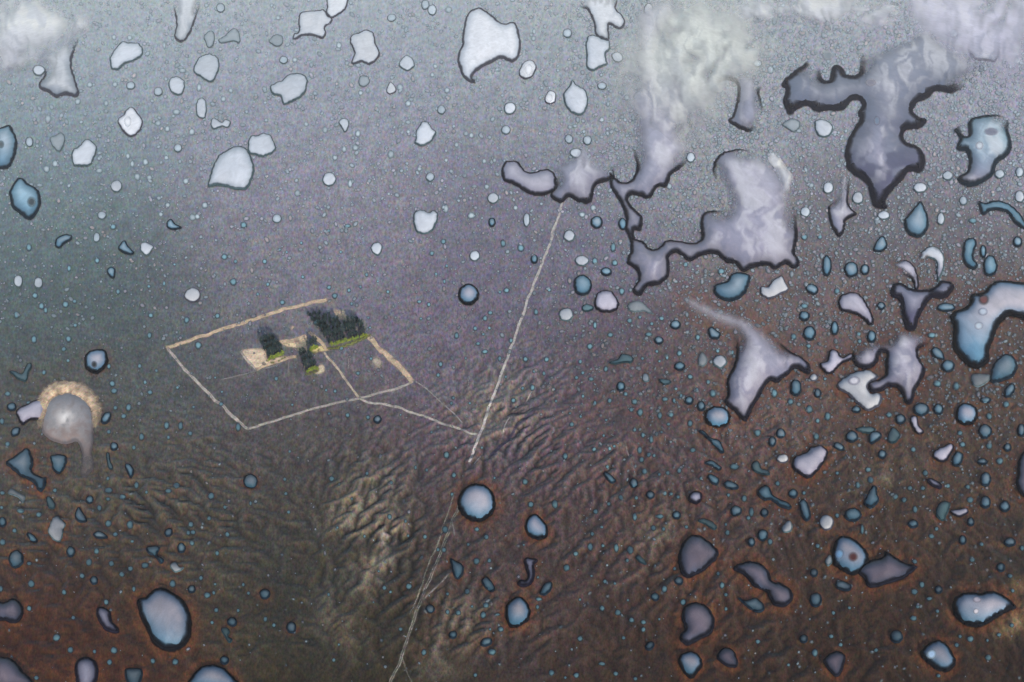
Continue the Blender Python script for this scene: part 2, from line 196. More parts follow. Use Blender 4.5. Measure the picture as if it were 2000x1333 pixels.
# round and oval drops: x,y,rx,ry[,tilt] on each sheet
ROUND = {
'A': "915,532,25,25 1030,860,24,24 1275,48,25,26 757,498,24,24 675,1080,34,34 225,410,35,30 170,825,22,28 278,690,18,24 520,493,17,17 665,490,16,17 915,715,18,18 1110,765,18,22 1022,650,24,16 1055,410,24,14 795,1025,18,22 865,1030,16,15 320,950,18,22 270,980,20,22 575,990,22,14 590,1250,26,24 655,1315,18,18 1075,1050,18,18 1185,1190,18,20 970,1190,16,16 1115,1260,20,20 1142,1256,16,16 930,1243,14,14 1410,1305,20,20 963,915,14,14 842,940,18,20 765,950,12,20 740,905,14,16 968,748,16,18 1293,575,17,16 1152,508,14,24 660,218,14,16 750,220,14,16 950,265,10,26 450,590,18,18 1335,525,14,14 615,600,12,18",
'B': "1470,630,35,35 425,1042,38,38 1008,1028,25,26 1372,1150,32,32 122,1270,26,26 1073,638,23,26 605,540,14,16 1245,1250,20,20 1100,1210,14,28 575,857,17,17 457,915,16,17 780,895,18,25 880,600,18,18 833,507,18,22,30 1215,775,14,14 1245,785,14,18 1335,1083,15,15 1160,840,14,15 400,755,15,20 590,775,16,22 240,1120,18,20 545,1065,14,26 768,1125,10,10 945,980,14,14 1105,525,16,16 225,348,15,15 160,350,24,22 480,265,16,20 980,30,22,28 1115,58,20,20 1020,60,26,30 785,105,25,22 127,105,14,14 1365,1290,20,26 882,765,12,12 1445,755,26,26 290,720,13,15 1020,435,12,14 1037,385,14,14 510,865,14,20 1100,930,12,12 1320,935,13,16 1380,930,11,14 880,710,16,12 530,1310,20,12",
'C': "320,195,26,26 610,333,34,28,-30 790,60,25,38 790,218,26,30 965,295,32,34 858,405,26,28 897,528,24,24 740,568,34,36 917,730,32,32 663,568,16,18 803,745,20,26 572,1022,22,34 437,815,25,28 330,808,24,26 785,1142,14,20 710,1010,14,14 370,890,34,28 85,1275,20,38 470,1205,16,18 640,1300,22,34 335,738,13,13 520,695,14,16 1420,370,26,20 910,1080,16,18 1035,915,26,30 490,1290,34,36 127,185,10,18 125,225,14,16 405,1245,20,16 20,1205,14,16 520,500,26,22",
'D': "348,1090,30,34 520,1150,32,36 250,1075,16,16 1455,1000,24,30 1455,1140,28,34 1000,1270,22,36 15,405,18,26 1075,195,24,24 1445,355,22,20 1340,1010,30,26 880,1090,40,28 670,1250,36,26 1130,1165,24,26 215,1230,28,30 1185,1280,26,18 1040,1020,30,26",
'E': "1115,380,46,42 105,298,26,35 222,308,26,32 203,380,18,18 97,492,18,22 380,432,18,20 432,413,14,12 560,45,20,28 563,178,15,16 168,100,16,22 1148,668,20,22 1298,157,18,18 1258,498,16,16 1080,522,16,20 873,495,16,15 683,357,13,16 197,635,18,24 397,630,17,18 370,690,14,16 255,825,13,17 650,890,17,18 660,932,20,16 745,1028,17,22 715,1078,17,17 668,1030,14,14 615,1090,24,38,-30 1045,1135,15,26 965,1132,16,24 1378,1142,17,27 1100,1178,15,14 820,1198,16,22 660,1255,22,24 68,1025,26,24 90,1170,30,22,45 45,948,18,16 45,1240,15,17 12,1108,16,20 868,940,17,14 808,788,12,15 905,815,10,11 1350,300,24,22 435,552,13,12 240,440,18,22 265,465,12,18 630,790,12,16 840,882,12,14 975,1200,10,13 775,1260,13,16 1245,855,8,8 1285,937,9,9 1120,1025,10,9 400,222,13,20 165,1000,12,10 1280,1008,14,13 1027,912,11,11 865,610,14,18 862,327,11,11 950,310,9,15 1363,182,11,12 1010,200,9,9 630,1168,12,14 395,757,12,12",
'F': "1230,375,58,60 1266,152,30,30 1430,78,17,20 1083,68,16,17 703,1098,23,23 530,1072,14,14 648,1085,12,13 1102,1303,18,21 352,532,22,22 456,382,17,17 152,420,16,16 50,183,15,16 538,350,12,13 1000,432,13,15 1042,255,11,11 640,260,11,13 605,330,10,10 68,315,12,14 1068,778,13,16 1054,840,12,13 590,830,13,13 495,686,12,12 665,745,10,10 118,862,13,14 458,934,12,12 1130,1003,11,12 1142,972,10,11 1237,1003,9,9 1445,850,9,10 1325,512,15,16 1355,480,16,14 1268,570,13,14 1285,658,14,12 1325,705,20,13 1410,745,10,16 1160,612,12,20 1450,350,18,16 1410,360,10,11 1103,208,9,11 1090,298,9,14 210,1012,9,9 423,1063,10,10 406,928,9,10 195,1282,9,9 1015,1170,9,9 1307,1260,9,9 837,1070,7,7 423,333,14,14 271,272,11,12 262,75,10,10 1018,135,14,15 954,513,9,9 903,648,8,8 650,508,9,9 660,565,8,8 763,358,11,11 553,427,10,11 345,670,16,16 1213,742,8,9 1315,603,9,9 1350,568,10,11 945,415,14,11 1475,640,12,16 705,298,8,8 137,115,9,10 178,128,9,10 420,5,11,11 490,128,10,10 10,372,11,11",
'G': "332,36,33,33 315,493,40,40 595,190,18,20 545,243,30,25 1188,1083,72,60 1095,1022,24,28 630,908,25,28 658,950,14,14 450,675,20,19 1162,947,20,26 1025,988,24,24 742,1055,17,26,20 710,995,22,15,-40 690,1040,14,15 458,863,17,14 410,827,11,11 543,806,14,18 885,980,20,13 938,988,10,18 968,715,15,19 568,608,18,15 1075,622,15,18 680,525,16,15 945,550,30,26 970,790,30,26 1030,850,18,16 1190,700,13,13 1135,880,13,16 345,1125,14,16 410,962,11,12 475,1270,14,15 565,1265,12,13 592,1252,11,11 308,1310,14,20 738,1275,16,22 805,1212,13,24 758,1188,12,16 710,1157,12,13 855,1075,15,22 920,1070,17,17 1030,1120,15,22 905,1125,12,11 78,748,15,16 128,818,10,12 62,917,11,13 118,912,14,20 8,987,14,16 242,923,9,11 255,990,9,10 215,347,12,13 185,830,11,16 395,762,13,15 565,988,14,16 480,1002,11,14 373,855,12,13 853,760,9,9 897,738,10,16 838,703,10,13 755,745,11,11 740,505,10,11 808,543,12,12 865,513,16,14 978,960,11,14 1070,925,10,14 948,920,11,10 865,1170,9,10 530,1190,9,10 397,1080,9,10 335,1062,9,9 1420,1175,20,22 1275,708,11,14 850,640,26,22 790,605,22,14 405,180,40,30 480,180,18,20 585,100,16,30 1210,240,20,20 1005,200,14,17 635,355,17,22 140,475,13,20 200,750,16,16 480,550,12,24 130,170,20,26 50,105,20,22 790,1303,11,12 822,1307,10,11 1045,1275,20,12,-30 545,1100,10,8",
'H': "1148,1068,62,62 885,1040,45,38 600,620,26,34 655,440,24,22 210,500,30,28 148,618,18,20 160,915,32,45 37,945,18,26 287,945,20,26 240,1038,20,24 345,1080,18,26 287,1105,14,16 72,1178,26,28 25,1225,22,30 280,1195,17,20 410,1255,34,20,-30 485,1198,36,32 765,1097,28,30 985,1040,28,30 1040,790,40,36 1090,905,20,24 980,890,24,20 948,610,25,17 1245,125,18,36 1445,70,26,30 210,42,18,18 300,40,14,14 840,1272,18,16 1280,1250,18,20 1385,1260,22,24 1125,1242,18,16 1378,1010,20,20 1395,930,26,44,-30 1280,1080,20,22 1260,985,30,18 660,1300,24,26 265,855,24,22 480,230,40,44 560,230,26,30 255,345,36,28,-30 340,210,26,60 400,355,18,18 210,440,24,16 385,570,22,40 240,600,36,40 700,1070,20,16 1110,1175,16,14 1465,1160,24,36 330,862,11,11 130,995,18,20 235,672,16,14 525,603,15,15 530,645,12,14 510,1040,26,20 1030,450,50,24 1285,210,40,60",
'I': "95,625,42,50 1450,173,40,38 1223,257,20,22 410,583,25,30 545,747,23,25 182,765,20,25 515,642,18,22 560,577,16,20 705,711,17,17 840,660,24,18 755,678,16,16 645,648,18,18 520,280,22,24 710,264,20,17 630,225,26,18 625,275,14,12 575,327,14,18 627,417,20,22 752,424,20,24 668,480,15,14 765,520,12,10 1050,560,23,30 1112,530,16,17 1105,422,17,18 1118,468,17,14 1090,470,12,15 975,470,22,26,-45 1315,480,15,17 1210,387,13,13 1257,588,14,16 1110,798,22,23 1200,832,20,20 1237,817,11,13 1000,765,20,22 1343,988,28,26 1252,918,14,16 1378,920,11,13 1228,990,12,13 615,872,15,18 775,795,11,18 372,815,15,17 170,908,15,18 1163,732,12,14 1022,198,22,18 975,228,20,14 848,235,10,11 790,195,14,22 635,1220,17,18 885,1212,17,17 1015,1218,20,20 1300,1210,26,24 408,1148,18,20 660,1150,20,22 548,1157,12,14 425,962,12,14 15,410,22,30 15,525,20,20 225,365,18,16 85,458,15,14 120,345,24,14 318,225,14,14 328,1078,30,14,-40 10,325,12,12 212,1310,16,14 625,155,11,13 5,795,14,20 15,240,16,12 1438,820,11,12 1408,770,9,12 1245,768,10,10 1302,322,12,13,-40 1450,300,8,14 475,720,16,16 170,648,16,12",
'J': "1278,298,106,106 52,826,30,29 205,1020,28,33 1008,912,26,24 1140,1062,24,23 1332,1105,36,24,25 1365,1160,28,18,30 1095,452,19,22 1102,20,17,20 1145,137,15,17 1134,247,11,12 438,158,17,17 773,378,15,17 884,781,19,19 743,789,14,15 972,1163,18,20 1276,636,19,21 1350,632,13,14 1333,495,15,17 1222,810,15,18 1330,890,18,18 1314,946,19,21 1416,1028,18,16 1171,933,16,18 1108,928,14,15 1108,824,11,11 977,493,14,15 1087,570,14,16 1053,567,11,12 865,403,10,12 923,93,9,14 988,107,10,12 782,180,12,12 643,127,11,12 166,160,11,12 173,244,12,12 189,350,11,12 55,970,13,17 104,1005,12,13 420,827,10,12 450,1206,12,13 836,1028,13,12 1270,1295,12,13 480,1117,8,9 628,490,9,11 881,487,8,9 1228,538,10,10 1397,943,16,8 1250,896,9,10 1355,1028,8,9 778,813,10,10 680,872,7,7 471,440,9,10 555,274,8,9 482,190,8,8 1278,450,16,14 1380,153,8,9 710,692,8,8",
'K': "703,184,24,27 800,252,24,23 248,305,18,27 75,175,17,20 110,308,18,18 952,370,25,23 1295,345,32,30 1287,88,26,20 826,842,24,23 316,673,20,23 368,592,16,16 453,553,16,23 603,557,16,27 684,570,20,24 612,932,18,19 521,907,16,18 691,975,17,16 760,988,18,14 760,1030,14,16 394,1082,17,17 538,753,13,14 483,348,14,16 629,266,14,16 560,303,12,12 750,48,15,17 766,115,16,20 901,124,13,13 710,378,14,25 817,442,15,17 877,449,11,14 855,376,24,14,-15 464,477,13,14 519,437,12,10 720,268,12,12 1093,155,10,11 1252,252,11,12 1343,272,16,20 1385,350,14,30,15 1368,385,14,14 1383,525,21,27 1215,775,15,22 1237,828,13,13 882,795,17,22,20 990,872,18,20 1192,706,11,14 965,750,26,24 1238,910,10,13 228,1280,17,19 372,1295,18,19 308,1308,10,10 600,1285,16,14 713,1315,13,13 797,1125,30,22,40 520,1228,24,12 645,1078,12,13 852,970,10,9 941,678,10,12 667,630,12,12 526,545,12,12 885,242,12,15 921,245,11,11 961,263,12,12 968,110,13,18 552,88,12,12 308,30,12,18,20 1450,485,30,34 1460,355,22,24 155,855,20,12 148,900,11,14 1422,1100,16,14 595,763,10,11 1237,422,9,11 1008,436,12,12 393,857,9,9 670,860,8,8 460,720,9,8 150,728,9,9 68,540,8,8 1246,470,14,16 792,18,13,14 822,22,10,11 852,133,10,11",
'L': "85,43,36,26 338,413,42,45 490,368,48,38 1095,45,30,45,-20 1257,163,32,40 1257,295,30,36 1368,320,30,32 1172,408,20,26 1125,513,22,27 1398,525,34,27 1345,672,26,26 743,1073,36,38 205,1085,24,24 265,703,22,24 287,547,14,15 12,522,16,20 985,800,22,24 890,770,16,19 846,812,20,19 840,965,22,17 838,420,30,24 851,335,14,22 737,262,16,18 787,280,16,18 593,165,18,22 520,195,14,22 848,637,15,15 1180,627,16,15 1235,537,14,13 975,447,13,14 945,490,18,15 1273,1193,20,20 1170,1085,20,20 1110,1070,12,13 1090,1120,14,15 1410,1005,15,14 1415,805,12,13 1335,1060,14,12 980,924,12,12 865,898,12,13 932,852,20,12 435,780,48,26,-15 270,1165,20,24 275,860,34,40 625,1150,14,13 365,1070,15,14 420,1118,14,14 378,934,12,13 545,450,10,34 400,370,12,16 1240,60,30,18 1340,55,24,20,-30 1040,200,14,14 895,213,15,14 820,212,16,14 910,125,15,18 580,105,18,16 400,125,11,12 55,185,15,16 665,15,26,18 1470,560,14,18 1155,205,14,14 1170,280,20,20 118,1235,10,10 208,240,12,12 145,245,26,26 1400,720,16,14 985,1297,14,12 1268,1093,10,10 470,905,12,10",
}

# ---------------------------------------------------------------- helpers
RNG = np.random.default_rng(7); random.seed(7)
SINP, COSP = math.sin(R(PITCH)), math.cos(R(PITCH))

def hash2(ix, iy, seed):
    h = (ix.astype(np.int64) * 374761393 + iy.astype(np.int64) * 668265263 + seed * 974634777) & 0x7fffffff
    h = ((h ^ (h >> 13)) * 1274126177) & 0x7fffffff
    h = ((h ^ (h >> 15)) * 1911520717) & 0x7fffffff
    return ((h ^ (h >> 16)) & 0xffffff) / float(0xffffff)

def vnoise(x, y, seed=0):
    x = np.asarray(x, float); y = np.asarray(y, float)
    ix, iy = np.floor(x), np.floor(y); fx, fy = x - ix, y - iy
    fx = fx * fx * fx * (fx * (fx * 6 - 15) + 10); fy = fy * fy * fy * (fy * (fy * 6 - 15) + 10)
    a, b = hash2(ix, iy, seed), hash2(ix + 1, iy, seed)
    c, d = hash2(ix, iy + 1, seed), hash2(ix + 1, iy + 1, seed)
    return (a + (b - a) * fx) * (1 - fy) + (c + (d - c) * fx) * fy

def fbm(x, y, octaves=4, seed=0, gain=0.5):
    s, a, t = 0.0, 1.0, 0.0
    for k in range(octaves):
        s = s + a * vnoise(x * 2 ** k + 17.3 * k, y * 2 ** k - 9.1 * k, seed + k); t += a; a *= gain
    return s / t

def smooth(a, b, v):
    t = np.clip((v - a) / (b - a), 0, 1); return t * t * (3 - 2 * t)

def ground_to_chart(x, y):
    d = np.maximum(y * COSP + CAM_H * SINP, 60.0)
    return 1000 + FOC * x / d, 666.5 + FOC * (CAM_H * COSP - y * SINP) / d

def plane_hit(cx, cy, z):
    u, v = (cx - 1000) / FOC, (cy - 666.5) / FOC
    dz = -SINP - v * COSP
    s = (z - CAM_H) / dz
    return u * s, (COSP - v * SINP) * s

def ground_dir(a, b):
    p, q = plane_hit(a[0], a[1], 0.0), plane_hit(b[0], b[1], 0.0)
    d = np.array([q[0] - p[0], q[1] - p[1]]); return d / np.linalg.norm(d)
def blur(a, r, n=3):
    for _ in range(n):
        for ax in (0, 1):
            c = np.cumsum(np.pad(a, [(r + 1, r) if k == ax else (0, 0) for k in (0, 1)], mode='edge'), axis=ax)
            a = (np.take(c, np.arange(2 * r + 1, c.shape[ax]), ax) - np.take(c, np.arange(0, c.shape[ax] - 2 * r - 1), ax)) / (2 * r + 1)
    return a

EX0, EX1, EY0, EY1, ES = -760.0, 760.0, 380.0, 1180.0, 2.1
def erode():
    """Running water cuts branching gullies into two slopes that drain to one valley."""
    xs, ys = np.arange(EX0, EX1, ES), np.arange(EY0, EY1, ES); X, Y = np.meshgrid(xs, ys)
    a = np.array(plane_hit(660., 1345., 0.)); t = ground_dir((660., 1345.), (560., 760.))
    cross = (X - a[0]) * t[1] - (Y - a[1]) * t[0]; along = (X - a[0]) * t[0] + (Y - a[1]) * t[1]
    z = .042 * np.sqrt(cross ** 2 + 900) + .070 * along + 7 * fbm(X / 130, Y / 130, 4, 301) + 1.6 * fbm(X / 14, Y / 14, 3, 307)
    ny, nx = z.shape; n = ny * nx; ids = np.arange(n).reshape(ny, nx)
    offs = [(dy, dx) for dy in (-1, 0, 1) for dx in (-1, 0, 1) if dy or dx]
    for it in range(26):
        zp = np.pad(z, 1, mode='constant', constant_values=1e6); ip = np.pad(ids, 1, constant_values=-1)
        best = np.zeros_like(z); rec = ids.copy(); zr = z.copy()
        for dy, dx in offs:
            q = zp[1 + dy:1 + dy + ny, 1 + dx:1 + dx + nx]; s = (z - q) / (ES * math.hypot(dy, dx))
            m = s > best; best = np.where(m, s, best); rec = np.where(m, ip[1 + dy:1 + dy + ny, 1 + dx:1 + dx + nx], rec); zr = np.where(m, q, zr)
        order = np.argsort(-z, axis=None).tolist(); r = rec.ravel().tolist(); acc = [1.0] * n
        for k in order:
            j = r[k]
            if j != k: acc[j] += acc[k]
        A = np.array(acc).reshape(ny, nx)
        cut = np.minimum(.34 * np.minimum(A, 4000) ** .46 * best, .75 * (z - zr))
        z = z - np.maximum(cut, 0)
        z = z + .10 * (blur(z, 1, 1) - z)
    det = z - blur(z, 9, 2)
    det = np.clip(det / (det.std() * 2.6), -1, 1)
    edge = np.minimum.reduce([smooth(EX0, EX0 + 60, X), smooth(EX1, EX1 - 60, X), smooth(EY1, EY1 - 420, Y)])
    return det * edge, (det - blur(det, 3, 1)) * edge
E_DET, E_CUR = erode()
def lookup(G, x, y):
    u = np.clip((np.asarray(x) - EX0) / ES, 0, G.shape[1] - 1.001); v = np.clip((np.asarray(y) - EY0) / ES, 0, G.shape[0] - 1.001)
    i, j = u.astype(int), v.astype(int); fu, fv = u - i, v - j
    return (G[j, i] * (1 - fu) + G[j, i + 1] * fu) * (1 - fv) + (G[j + 1, i] * (1 - fu) + G[j + 1, i + 1] * fu) * fv

DIR_R = ground_dir((700., 1120.), (840., 950.))     # the gullies of the right-hand slope
DIR_L = ground_dir((430., 1060.), (180., 950.))     # and of the left-hand slope

def flow(x, y, side):
    """Coordinates across and along the gullies of one slope, bent by noise."""
    d = DIR_R if side else DIR_L
    w1 = fbm(x / 85, y / 85, 3, 40) - .5; w2 = fbm(x / 24, y / 24, 2, 44) - .5
    return (x * d[1] - y * d[0]) + 34 * w1 + 7 * w2, x * d[0] + y * d[1]

def side_mask(cx, cy): return smooth(-110, 110, cx - (600 + .25 * (1100 - cy)))

def height(x, y):
    """Height of the land: two slopes of gullies that meet in a shallow valley, broken by noise."""
    cx, cy = ground_to_chart(x, y)
    def g(px, py, sx, sy): return np.exp(-((cx - px) / sx) ** 2 - ((cy - py) / sy) ** 2)
    strong = np.clip(0.22 + 0.6 * g(730, 1030, 90, 130) + 0.75 * g(980, 790, 100, 110) + 0.2 * g(1250, 850, 300, 260)
                     + 0.3 * g(880, 1230, 130, 120) + 0.35 * g(300, 1000, 260, 90) + .3 * g(640, 1180, 70, 120), 0, 1.2)
    strong = strong * (1 - 0.8 * g(570, 710, 210, 110)) * smooth(3200, 1500, y)
    amp = np.clip(.02 + .95 * strong, 0, 1.1) * (1 - 0.75 * g(570, 710, 210, 110))
    h = 3.4 * amp * lookup(E_DET, x, y)
    h = h + 1.6 * (fbm(x / 45, y / 60, 4, 60) - 0.5) + .7 * (fbm(x / 9, y / 11, 3, 63) - .5) * smooth(2500, 1200, y)
    h = h + 3.0 * (fbm(x / 320, y / 320, 2, 61) - 0.5)
    return h

def chart_to_ground(cx, cy, it=4):
    cx = np.asarray(cx, float); cy = np.asarray(cy, float)
    z = np.zeros_like(cx)
    for _ in range(it):
        x, y = plane_hit(cx, cy, z); z = height(x, y)
    return x, y, z

def add_mesh(name, verts, faces, mat=None, parent=None, loc=(0, 0, 0), attrs=None, smooth_shade=True):
    me = bpy.data.meshes.new(name)
    verts = np.asarray(verts, dtype=np.float64) - np.asarray(loc)
    me.from_pydata([tuple(v) for v in verts], [], [tuple(int(i) for i in f) for f in faces])
    finish_mesh(me, attrs, smooth_shade)
    return link(name, me, mat, parent, loc)

def finish_mesh(me, attrs, smooth_shade=True):
    for k, v in (attrs or {}).items():
        v = np.asarray(v, np.float32)
        if k == 'grain':
            a = me.attributes.new(k, 'FLOAT_VECTOR', 'POINT'); a.data.foreach_set('vector', v.ravel())
        elif v.ndim == 2:
            a = me.attributes.new(k, 'FLOAT_COLOR', 'POINT')
            a.data.foreach_set('color', np.concatenate([v, np.ones((len(v), 1), np.float32)], 1).ravel())
        else:
            a = me.attributes.new(k, 'FLOAT', 'POINT'); a.data.foreach_set('value', v)
    if smooth_shade:
        me.polygons.foreach_set('use_smooth', np.ones(len(me.polygons), bool))
    me.update()

def link(name, me, mat, parent=None, loc=(0, 0, 0)):
    o = bpy.data.objects.new(name, me); COL.objects.link(o)
    if mat and me and not me.materials: me.materials.append(mat)
    o.location = (0, 0, 0) if parent else loc
    if parent: o.parent = parent
    return o

def grid_mesh(name, V, nr, nc, mat, attrs):
    me = bpy.data.meshes.new(name)
    i = np.arange(nr * nc).reshape(nr, nc)
    q = np.stack([i[:-1, :-1], i[:-1, 1:], i[1:, 1:], i[1:, :-1]], -1).reshape(-1, 4)
    me.vertices.add(len(V)); me.vertices.foreach_set('co', V.astype(np.float32).ravel())
    me.loops.add(q.size); me.loops.foreach_set('vertex_index', q.ravel().astype(np.int32))
    me.polygons.add(len(q)); me.polygons.foreach_set('loop_start', np.arange(0, q.size, 4, dtype=np.int32))
    me.update(calc_edges=True)
    finish_mesh(me, attrs); me.materials.append(mat)
    return link(name, me, None)

# ---------------------------------------------------------------- materials
def material(name):
    m = bpy.data.materials.new(name); m.use_nodes = True
    nt = m.node_tree; return m, nt, nt.nodes['Principled BSDF']

def N(nt, typ, **kw):
    n = nt.nodes.new(typ)
    for k, v in kw.items(): setattr(n, k, v)
    return n

def attr_node(nt, name):
    return N(nt, 'ShaderNodeAttribute', attribute_name=name)

def world_noise(nt, scale, detail, rough=0.55, stretch=1.0, dist=0.0, coord=None):
    geo = N(nt, 'ShaderNodeNewGeometry') if coord is None else None; mp = N(nt, 'ShaderNodeMapping')
    mp.inputs['Scale'].default_value = (1, stretch, 1)
    nz = N(nt, 'ShaderNodeTexNoise')
    nz.inputs['Scale'].default_value = scale; nz.inputs['Detail'].default_value = detail
    nz.inputs['Roughness'].default_value = rough; nz.inputs['Distortion'].default_value = dist
    nt.links.new(geo.outputs['Position'] if geo else attr_node(nt, coord).outputs['Vector'], mp.inputs['Vector']); nt.links.new(mp.outputs[0], nz.inputs['Vector'])
    return nz

def mixc(nt, mode, fac, a, b):
    m = N(nt, 'ShaderNodeMix', data_type='RGBA', blend_type=mode)
    if isinstance(fac, (int, float)): m.inputs[0].default_value = fac
    else: nt.links.new(fac, m.inputs[0])
    for sock, v in ((m.inputs[6], a), (m.inputs[7], b)):
        if isinstance(v, tuple): sock.default_value = (*v, 1)
        else: nt.links.new(v, sock)
    return m.outputs[2]

def remap(nt, val, a, b, c, d):
    m = N(nt, 'ShaderNodeMapRange'); nt.links.new(val, m.inputs[0])
    for i, v in enumerate((a, b, c, d)): m.inputs[i + 1].default_value = v
    return m.outputs[0]

def earth_material(name, attr, grain=1.0, gloss=0.35, alpha=None, coord=None):
    m, nt, bs = material(name)
    base = attr_node(nt, attr).outputs['Color']
    fine = world_noise(nt, 0.42, 2.0, 0.7, 0.75, coord=coord)
    mid = world_noise(nt, 0.10, 4.0, 0.6, 0.6, coord=coord)
    grey = remap(nt, fine.outputs['Fac'], 0.32, 0.68, 1 - 0.42 * grain, 1 + 0.42 * grain)
    grey2 = remap(nt, mid.outputs['Fac'], 0.3, 0.7, 0.80, 1.22)
    col = mixc(nt, 'MULTIPLY', 1.0, base, grey); col = mixc(nt, 'MULTIPLY', 1.0, col, grey2)
    hue = world_noise(nt, 0.36, 1.0, 0.5, 0.8, coord=coord)
    hs = N(nt, 'ShaderNodeHueSaturation'); hs.inputs['Saturation'].default_value = 2.2; hs.inputs['Value'].default_value = 1.9
    nt.links.new(hue.outputs['Color'], hs.inputs['Color'])
    col = mixc(nt, 'MULTIPLY', 0.26 * grain, col, hs.outputs[0])
    nt.links.new(col, bs.inputs['Base Color'])
    bs.inputs['Roughness'].default_value = 0.85; bs.inputs['Specular IOR Level'].default_value = 0.0
    bs.inputs['Coat Weight'].default_value = gloss; bs.inputs['Coat Roughness'].default_value = 0.22
    bs.inputs['Coat IOR'].default_value = 1.24
    bmp = N(nt, 'ShaderNodeBump'); bmp.inputs['Strength'].default_value = 0.5; bmp.inputs['Distance'].default_value = 1.2
    nt.links.new(mid.outputs['Fac'], bmp.inputs['Height']); nt.links.new(bmp.outputs[0], bs.inputs['Normal'])
    if alpha: nt.links.new(attr_node(nt, alpha).outputs['Fac'], bs.inputs['Alpha'])
    return m

def fluid_material(name):
    m, nt, bs = material(name)
    base = attr_node(nt, 'fluid').outputs['Color']
    sw = world_noise(nt, 0.05, 3.0, 0.5, 0.35, 1.2)
    tone = remap(nt, sw.outputs['Fac'], 0.3, 0.7, 0.88, 1.12)
    gr = world_noise(nt, 0.8, 1.0, 0.5, 0.7)
    tone2 = remap(nt, gr.outputs['Fac'], 0.3, 0.7, 0.94, 1.06)
    col = mixc(nt, 'MULTIPLY', 1.0, base, tone); col = mixc(nt, 'MULTIPLY', 1.0, col, tone2)
    nt.links.new(col, bs.inputs['Base Color'])
    bs.inputs['Roughness'].default_value = 0.32; bs.inputs['IOR'].default_value = 1.33
    nt.links.new(attr_node(nt, 'cover').outputs['Fac'], bs.inputs['Alpha'])
    return m

def rim_material(name):
    m, nt, bs = material(name)
    nz = world_noise(nt, 0.25, 2.0)
    k = remap(nt, nz.outputs['Fac'], 0.3, 0.7, 0.6, 1.4)
    nt.links.new(mixc(nt, 'MULTIPLY', 1.0, attr_node(nt, 'fluid').outputs['Color'], k), bs.inputs['Base Color'])
    bs.inputs['Roughness'].default_value = 0.6; bs.inputs['Specular IOR Level'].default_value = 0.02
    nt.links.new(attr_node(nt, 'cover').outputs['Fac'], bs.inputs['Alpha'])
    return m

def plain_noise_material(name, c1, c2, scale, rough=0.8):
    m, nt, bs = material(name)
    nz = world_noise(nt, scale, 3.0)
    nt.links.new(mixc(nt, 'MIX', remap(nt, nz.outputs['Fac'], 0.35, 0.65, 0, 1), c1, c2), bs.inputs['Base Color'])
    bs.inputs['Roughness'].default_value = rough
    return m

M_EARTH = earth_material('mottled_earth', 'earth', 0.85, 1.0, coord='grain')
M_DIRT = earth_material('pale_dirt', 'earth', 0.55, 0.2, 'cover')
M_FLUID = fluid_material('cloudy_water'); M_RIM = rim_material('dark_rim')  # rims carry their darkness as plain colour
M_BARK = plain_noise_material('bark', (0.09, 0.07, 0.05), (0.16, 0.13, 0.10), 1.5)
def leaf_material(name, dark, light):
    m, nt, bs = material(name)
    info = N(nt, 'ShaderNodeObjectInfo'); tint = attr_node(nt, 'leaf').outputs['Fac']
    c = mixc(nt, 'MIX', tint, dark, light)
    c = mixc(nt, 'MULTIPLY', 0.5, c, mixc(nt, 'MIX', info.outputs['Random'], (0.7, 0.9, 0.8), (1.3, 1.15, 0.8)))
    nt.links.new(c, bs.inputs['Base Color']); bs.inputs['Roughness'].default_value = 0.7; bs.inputs['Specular IOR Level'].default_value = 0.1
    return m
M_LEAF = leaf_material('sunlit_leaves', (0.04, 0.075, 0.022), (0.13, 0.16, 0.030))  # yellow-green of sunlit leaves put into the colour
M_DARKLEAF = leaf_material('dark_leaves', (0.003, 0.009, 0.018), (0.012, 0.028, 0.034))  # dark crowns, with the grove's shade put into the leaf colour

# ---------------------------------------------------------------- outlines -> drops
def parse(txt, sheet=None):
    pts = []
    for t in txt.split():
        v = [float(q) for q in t.split(',')]
        if sheet: v[0] = SHEET[sheet][0] + v[0] / 2.962; v[1] = SHEET[sheet][1] + v[1] / 2.962
        pts.append((v[0], v[1], v[2] if len(v) > 2 else 1.0))
    return np.array(pts)

def resample(p, step, closed=True):
    """Catmull-Rom through the points, then even spacing."""
    n = len(p); out = []
    for i in range(n if closed else n - 1):
        a, b, c, d = (p[(i - 1) % n], p[i], p[(i + 1) % n], p[(i + 2) % n]) if closed else \
                     (p[max(i - 1, 0)], p[i], p[i + 1], p[min(i + 2, n - 1)])
        m = max(2, int(np.hypot(*(c - b)[:2]) / step) + 1)
        t = np.linspace(0, 1, m, endpoint=False)[:, None]
        q = 0.5 * (2 * b + (c - a) * t + (2 * a - 5 * b + 4 * c - d) * t ** 2 + (3 * b - a - 3 * c + d) * t ** 3)
        q[:, 2] = np.clip(b[2] + (c[2] - b[2]) * t[:, 0], 0, 1)
        out.append(q)
    if not closed: out.append(p[-1:])
    return np.concatenate(out)

def area(p): return 0.5 * np.sum(p[:, 0] * np.roll(p[:, 1], -1) - np.roll(p[:, 0], -1) * p[:, 1])

def inside(px, py, poly):
    r = np.zeros(len(px), bool); n = len(poly)
    x1, y1 = poly[:, 0], poly[:, 1]; x2, y2 = np.roll(x1, -1), np.roll(y1, -1)
    for i in range(n):
        if y1[i] == y2[i]: continue
        c = (y1[i] > py) != (y2[i] > py)
        r ^= c & (px < (x2[i] - x1[i]) * (py - y1[i]) / (y2[i] - y1[i]) + x1[i])
    return r

